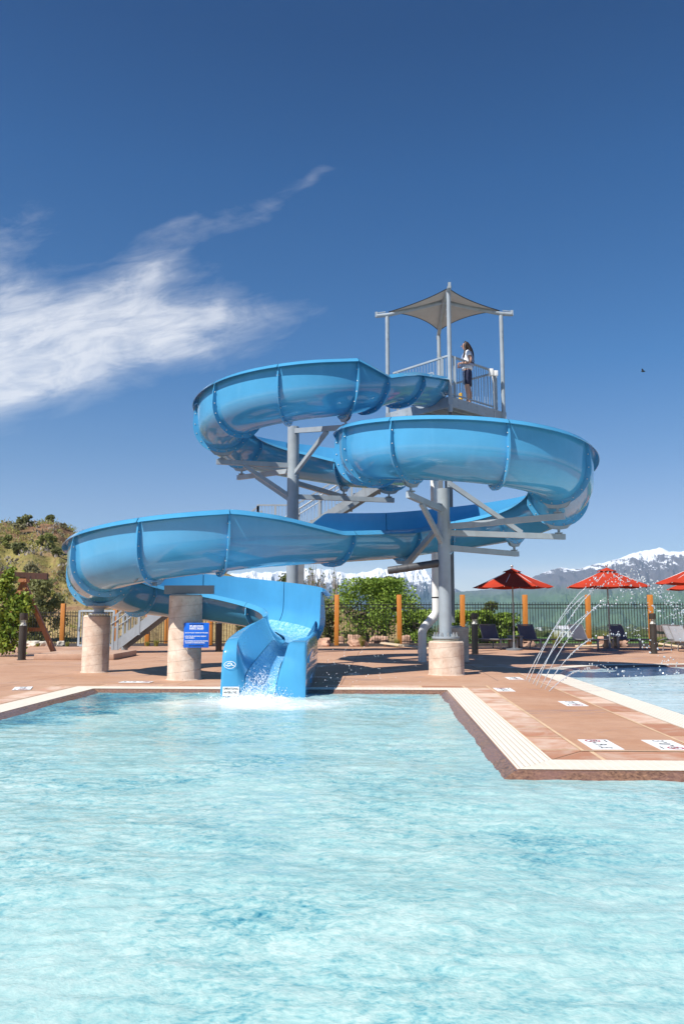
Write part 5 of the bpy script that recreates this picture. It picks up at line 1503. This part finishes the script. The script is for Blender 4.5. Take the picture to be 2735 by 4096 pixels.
grow(1650, 42, 2395, 90, 'bare_bush', LO_, 350, .10, 'thin half bare bush behind the fence, left of the steel column', 'bush', BG, 14, clumps=8, bare=16)
grow(1905, 37, 2445, 170, 'leafy_bush', LG, 3000, .11, 'green bush behind the fence, behind the black bollard', 'bush', BG, 15, clumps=14)
grow(1970, 40, 2408, 110, 'juniper', LO_, 2600, .12, 'olive juniper standing above the fence beside the first umbrella pole', 'tree', BG, 16, clumps=10, base=.1)
grow(2020, 37, 2455, 130, 'leafy_bush', LG, 2400, .11, 'green bush behind the fence, behind the first lounger', 'bush', BG, 17, clumps=12)
grow(1845, 37.5, 2440, 90, 'leafy_bush', LG, 1800, .11, 'green bush behind the fence, hard against the right of the steel columns', 'bush', BG, 18, clumps=9)
grow(1310, 39, 2450, 110, 'leafy_bush', LO_, 1800, .10, 'olive bush behind the fence, right of the slide mouth', 'bush', BG, 19, clumps=10)
grow(1395, 37, 2520, 130, 'leafy_bush', LO_, 1500, .09, 'low dark bush under the large green tree', 'bush', BG, 20, clumps=10)
grow(1140, 62, 2296, 130, 'juniper', LO_, 1700, .22, 'dark bushy tree on the slope, left of the rear steel column', 'tree', BG, 21, clumps=10, bare=9)
for k, (px, top) in enumerate(((1250, 2268), (1285, 2282), (1338, 2272), (1235, 2300), (1180, 2290))):
    grow(px, 60+k*2, top, 60, 'bare_tree', LO_, 60, .12, 'slim leafless tree against the snowy mountains, '+('tallest, just right of the rear column', 'second to the right of the rear column', 'farthest right, nearest the large green tree', 'shortest, touching the rear column', 'left of the rear column')[k], 'tree', 'bare trees against the snowy mountains', 30+k, clumps=8, bare=9, base=.5)
grow(1275, 50, 2385, 90, 'leafy_bush', LS, 900, .13, 'greyish bush on the orange bank right of the slide', 'bush', BG, 26, clumps=8)
HG = 'shrubs on the sagebrush hill'
LOH = leafmat('olive_shrub_leaves', (.34, .36, .11), (.19, .205, .065), .45)
LSP = leafmat('pale_sage_foliage', (.40, .38, .22), (.24, .22, .12), .4)
for k, (px, r, hpx, wpx, kind, lab) in enumerate(((95, 88, 62, 62, 'J', 'dark juniper breaking the skyline at far left of the hill'), (197, 91, 44, 36, 'J', 'small upright tree on the hill skyline, left of the cliff edge'), (244, 90, 24, 40, 'S', 'low shrub on the skyline at the cliff edge'),
        (180, 76, 76, 76, 'G', 'round green bush in the middle of the hillside'), (20, 78, 52, 60, 'G', 'green bush on the left of the hillside'), (80, 74, 55, 75, 'J', 'dark bush below the skyline juniper'), (225, 72, 40, 54, 'J', 'dark bush under the rocky cliff'),
        (55, 84, 36, 90, 'S', 'grey sagebrush patch below the skyline'), (130, 66, 34, 60, 'S', 'grey sagebrush above the grassy band'), (250, 66, 26, 50, 'S', 'grey sagebrush next to the slide edge'), (30, 64, 36, 80, 'S', 'grey sagebrush at far left above the grass'), (210, 58, 26, 60, 'G', 'low green scrub on the grassy band'), (130, 57, 30, 70, 'G', 'low green scrub behind the timber beam'), (70, 58, 22, 60, 'G', 'low green scrub at the left of the grassy band'))):
    az = math.atan2((px-1367.5)/CF, 1.0); x, y = r*sin(az), r*cos(az); z = hill_z(az, r); m = {'J': LJ, 'S': LSP, 'G': LOH}[kind]
    plant('hill_shrub', (x, y, z-.15), .82*hpx*r/CF, .82*wpx*r/CF, m, 620, .24, lab, 'shrub', HG, 60+k, clumps=9, base=.08, trunk=3, bare=8 if kind == 'S' else 0)
grow(170, 41, 2322, 160, 'juniper', LJ, 5200, .13, 'large dark juniper behind the fence and the timber A frame', 'tree', None, 80, clumps=22, base=.06, trunk=4)
grow(60, 43, 2350, 110, 'juniper', LJ, 2200, .13, 'dark juniper partly hidden behind the vine', 'tree', None, 81, clumps=12, base=.06)
grow(690, 35.2, 2560, 60, 'grass_tuft', LGR, 500, .12, 'pale grass tuft behind the tall pier', 'grass', None, 82, trunk=0, clumps=6)
grow(960, 33.4, 2455, 70, 'sage_bush', LS, 900, .09, 'grey green shrub behind the slide mouth and its bollard', 'shrub', None, 83, clumps=8)
LSP = leafmat('pale_sage_foliage', (.40, .38, .22), (.24, .22, .12), .4); LGH = leafmat('bright_grass_blades', (.46, .43, .13), (.30, .30, .08), .4)  # hill grass has a brighter yellow green base than the bed's tufts
# grey and olive brush covering the hill: nobody could count it
def brush(name, m, n, seed, label, s0, s1, hi):
    rnd = random.Random(seed); mb = MB()
    for k in range(n):
        px = rnd.uniform(-330, 520); az = math.atan2((px-1367.5)/CF, 1.0); r = 40+54*rnd.random()**.6
        if r < 52 and rnd.random() < .6: continue
        x, y = r*sin(az), r*cos(az)
        if noise.noise(Vector((x*.13+seed, y*.13, 0))) < hi: continue
        z = hill_z(az, r); w = rnd.uniform(.25, .8)
        for i in range(16):
            q = Vector((x+rnd.gauss(0, .4*w), y+rnd.gauss(0, .4*w), z+abs(rnd.gauss(0, .35))*w)); s = rnd.uniform(s0, s1)
            u = Vector((rnd.gauss(0, .6), rnd.gauss(0, .6), 1)).normalized(); v = u.orthogonal().normalized(); v = v*cos(i)+u.cross(v)*sin(i)
            mb.quad(q-u*s*.5, q+v*s*.3, q+u*s*.8, q-v*s*.3)
    o = mb.build(name, m, smooth=False); tag(o, label, 'brush', kind='stuff')
brush('hill_brush', LSP, 430, 3, 'grey green sagebrush scattered over the hillside', .10, .24, -.15)
brush('hill_grass', LGH, 700, 4, 'yellow green grass tufts over the hillside', .10, .22, -.1)
brush('dead_brush', DEADW, 260, 6, 'grey leafless dead brush on the hillside', .10, .35, 0.0)
# vine at the left edge, trained up in loose columns
vr = empty('climbing_vine', gnd(30, 2612)); tag(vr, 'tall yellow green leafy vine at the left edge in front of the timber frame', 'vine')
rnd = random.Random(5); mb = MB(); st = MB(); Yv = 25.3
paths = [((20, 2600), (10, 2450), (30, 2320), (45, 2290)), ((60, 2610), (30, 2500), (60, 2420), (100, 2380)), ((-30, 2600), (-30, 2440), (10, 2350), (30, 2300)), ((30, 2600), (60, 2480), (95, 2440), (118, 2405)), ((0, 2610), (-10, 2540), (40, 2500), (70, 2480))]
for pp in paths:
    P3 = [atY(*q, Yv+rnd.uniform(-.2, .2))-Vector(vr.location) for q in pp]; st.tube(P3, [.03, .022, .014, .006], 6)
    for i in range(620):
        f = rnd.random()*2.999; k = int(f); q = P3[k].lerp(P3[k+1], f-k); sg = .24*(1-.22*f)
        q = q+Vector((rnd.gauss(0, sg), rnd.gauss(0, sg*.7), rnd.gauss(0, .1))); s = rnd.uniform(.035, .085)
        if q.z < .05: continue
        u = Vector((rnd.gauss(0, 1), rnd.gauss(0, 1), rnd.gauss(0, 1))).normalized(); v = u.orthogonal().normalized(); v = v*cos(i)+u.cross(v)*sin(i)
        mb.quad(q-u*s, q+v*s*.8, q+u*s*1.1, q-v*s*.8)
mb.build('foliage', LV, vr, smooth=False); st.build('stem', BARK, vr)

ROCK = mat('pink_sandstone_boulder', (.56, .36, .26), .9, var=.25, scale=2.5, bump=.9, bscale=6, col2=(.34, .19, .125))
ROCKW = mat('pale_limestone', (.66, .60, .50), .9, var=.2, scale=3, bump=.8, bscale=8)
def rock(px, py, Y, w, h, label, seed, m=ROCK, group='boulders along the planting bed'):
    rnd = random.Random(seed); p = atY(px, py, Y); bm = bmesh.new(); bmesh.ops.create_icosphere(bm, subdivisions=3, radius=1)
    for v in bm.verts:
        d = v.co.copy(); k = 1+.35*noise.noise(d*1.3+Vector((seed*3.1, 0, 0)))+.12*noise.noise(d*4+Vector((0, seed, 0)))
        f = max(abs(d.x), abs(d.y), abs(d.z)); k *= (1+.35*(1-f)) if False else 1/max(.75, f)*.82
        v.co = Vector((d.x*k*w/2, d.y*k*w*.4, d.z*k*h/2+h*.42))
    me = bpy.data.meshes.new('boulder'); bm.to_mesh(me); bm.free(); me.materials.append(m); me.polygons.foreach_set('use_smooth', [True]*len(me.polygons)); me.set_sharp_from_angle(angle=R(28))
    o = bpy.data.objects.new('boulder', me); COL.objects.link(o); o.location = (p.x, Y, gz(p.x, Y) if Y > 34 else -.02); o.rotation_euler = (0, 0, rnd.uniform(-.5, .5)); tag(o, label, 'boulder', group)
rock(1292, 2570, 33.2, .72, .42, 'flat topped pink boulder just right of the slide mouth', 1)
rock(1430, 2570, 33.2, .85, .34, 'long low pink boulder between the first two orange posts right of the slide', 2)
rock(1360, 2550, 36.5, .40, .55, 'upright pale boulder behind the fence beside the first post right of the slide', 3)
rock(1420, 2555, 36.5, .75, .62, 'pale pointed boulder behind the fence under the large green tree', 4)
rock(1515, 2555, 36.5, .90, .55, 'wide pale boulder behind the fence, left of the second orange post', 5)
rock(1625, 2550, 36.5, .55, .55, 'boulder behind the fence just right of the second orange post', 6)
rock(2110, 2580, 33.2, .62, .50, 'pink boulder behind the second lounger', 7)
rock(2415, 2580, 33.0, .55, .50, 'pink boulder behind the third lounger and side table', 8)
rock(2480, 2580, 33.0, .70, .46, 'pink boulder behind the dark backed lounger', 9)
for k, (px, w) in enumerate(((75, .9), (130, .75), (180, .5), (243, .35), (30, .6))):
    rock(px, 2600, 33.4, w, .28, 'low pale limestone rock at left, '+('widest of the row', 'between the bollard and the A frame leg', 'at the foot of the A frame leg', 'smallest, at the foot of the orange post', 'leftmost of the row')[k], 20+k, ROCKW, 'pale rocks along the left bed')
for k, (px, Y, hpx, lab) in enumerate(((2225, 33.2, 70, 'tall yellow grass tuft behind the second lounger'), (2420, 33.3, 60, 'yellow grass tuft behind the third lounger'), (2640, 33.3, 45, 'yellow grass tuft left of the right bollard'), (1445, 33.0, 45, 'green grass tuft beside the long low boulder'), (1588, 33.0, 35, 'yellow grass tuft at the second orange post'), (2690, 33.4, 50, 'yellow grass tuft behind the pale loungers'), (270, 33.0, 22, 'grass tuft at the foot of the orange post at left'), (150, 32.9, 16, 'small green weed by the left bollard'), (625, 33.2, 30, 'green tuft under the grey stairs'), (590, 33.3, 22, 'low green tuft left of the tall pier'))):
    p = atY(px, 2580, Y); rnd = random.Random(200+k); mb = MB(); h = hpx*Y/CF
    for i in range(150):
        a = rnd.uniform(0, 2*pi); r = rnd.random()*.18*h+.02; b0 = Vector((r*cos(a), r*sin(a), 0)); tip = b0+Vector((cos(a)*rnd.random()*.35*h, sin(a)*rnd.random()*.35*h, h*rnd.uniform(.5, 1.05))); s_ = Vector((-sin(a), cos(a), 0))*.008
        mid = (b0+tip)/2+Vector((0, 0, .08*h)); mb.quad(b0-s_, b0+s_, mid+s_*.8, mid-s_*.8); mb.add([mid-s_*.8, mid+s_*.8, tip], [(0, 1, 2)])
    o = mb.build('grass_tuft', LGR, smooth=False); o.location = (p.x, Y, -.01); tag(o, lab, 'grass tuft', 'grass tufts along the planting bed')

# far valley: a pale long shed, and the little town as one mass
sh_ = empty('farm_building', atY(2268, 2535, 190)); tag(sh_, 'long low white building seen through the fence beyond the second lounger', 'building')
mb = MB(); mb.box((0, 0, 0), (4.6, 6, 2.2)); mb.build('wall', WHITEP, sh_, smooth=False)
mb = MB(); mb.add([(-2.5, -3.2, 1.1), (2.5, -3.2, 1.1), (2.5, 0, 1.9), (-2.5, 0, 1.9), (-2.5, 3.2, 1.1), (2.5, 3.2, 1.1)], [(0, 1, 2, 3), (3, 2, 5, 4), (0, 3, 4), (1, 5, 2)]); mb.build('roof', mat('pale_roof', (.6, .6, .62), .6), sh_, smooth=False)
mb = MB()
for k in (-1.5, 0, 1.5): mb.box((k, -3.02, -.2), (.7, .06, .9))
mb.build('window', STEELD, sh_, smooth=False)
b2 = empty('farm_building', atY(2690, 2550, 150)); tag(b2, 'brown building seen through the fence at the right edge', 'building')
mb = MB(); mb.box((0, 0, 0), (7, 6, 2.4)); mb.build('wall', mat('tan_wall', (.3, .2, .15), .8), b2, smooth=False)
mb = MB(); mb.add([(-3.8, -3.3, 1.2), (3.8, -3.3, 1.2), (3.8, 0, 2.3), (-3.8, 0, 2.3), (-3.8, 3.3, 1.2), (3.8, 3.3, 1.2)], [(0, 1, 2, 3), (3, 2, 5, 4), (0, 3, 4), (1, 5, 2)]); mb.build('roof', mat('brown_roof', (.16, .11, .09), .8), b2, smooth=False)
rnd = random.Random(77); mb = MB()
for k in range(150):
    Y = rnd.uniform(1300, 2300); x = Y*rnd.uniform(.23, .62); z = lerp_tab(tabz, Y); s = rnd.uniform(5, 13); mb.box((x, Y, z+s*.25), (s, s, s*.6))
o = mb.build('valley_town', WHITEP, smooth=False); tag(o, 'scatter of tiny pale houses far down in the valley', 'town', kind='stuff')
mb = MB(); rnd = random.Random(78)
for k in range(1500):
    Y = 300*math.exp(rnd.random()*2.0); x = Y*rnd.uniform(-.1, .6); z = lerp_tab(tabz, Y); s = rnd.uniform(1.5, 4)*(1+Y/900); mb.ball((x, Y, z+s*.3), s, (1.2, 1, .7), 1, .6)
o = mb.build('valley_trees', LO_); tag(o, 'far dark green trees dotted across the valley floor', 'trees', kind='stuff')
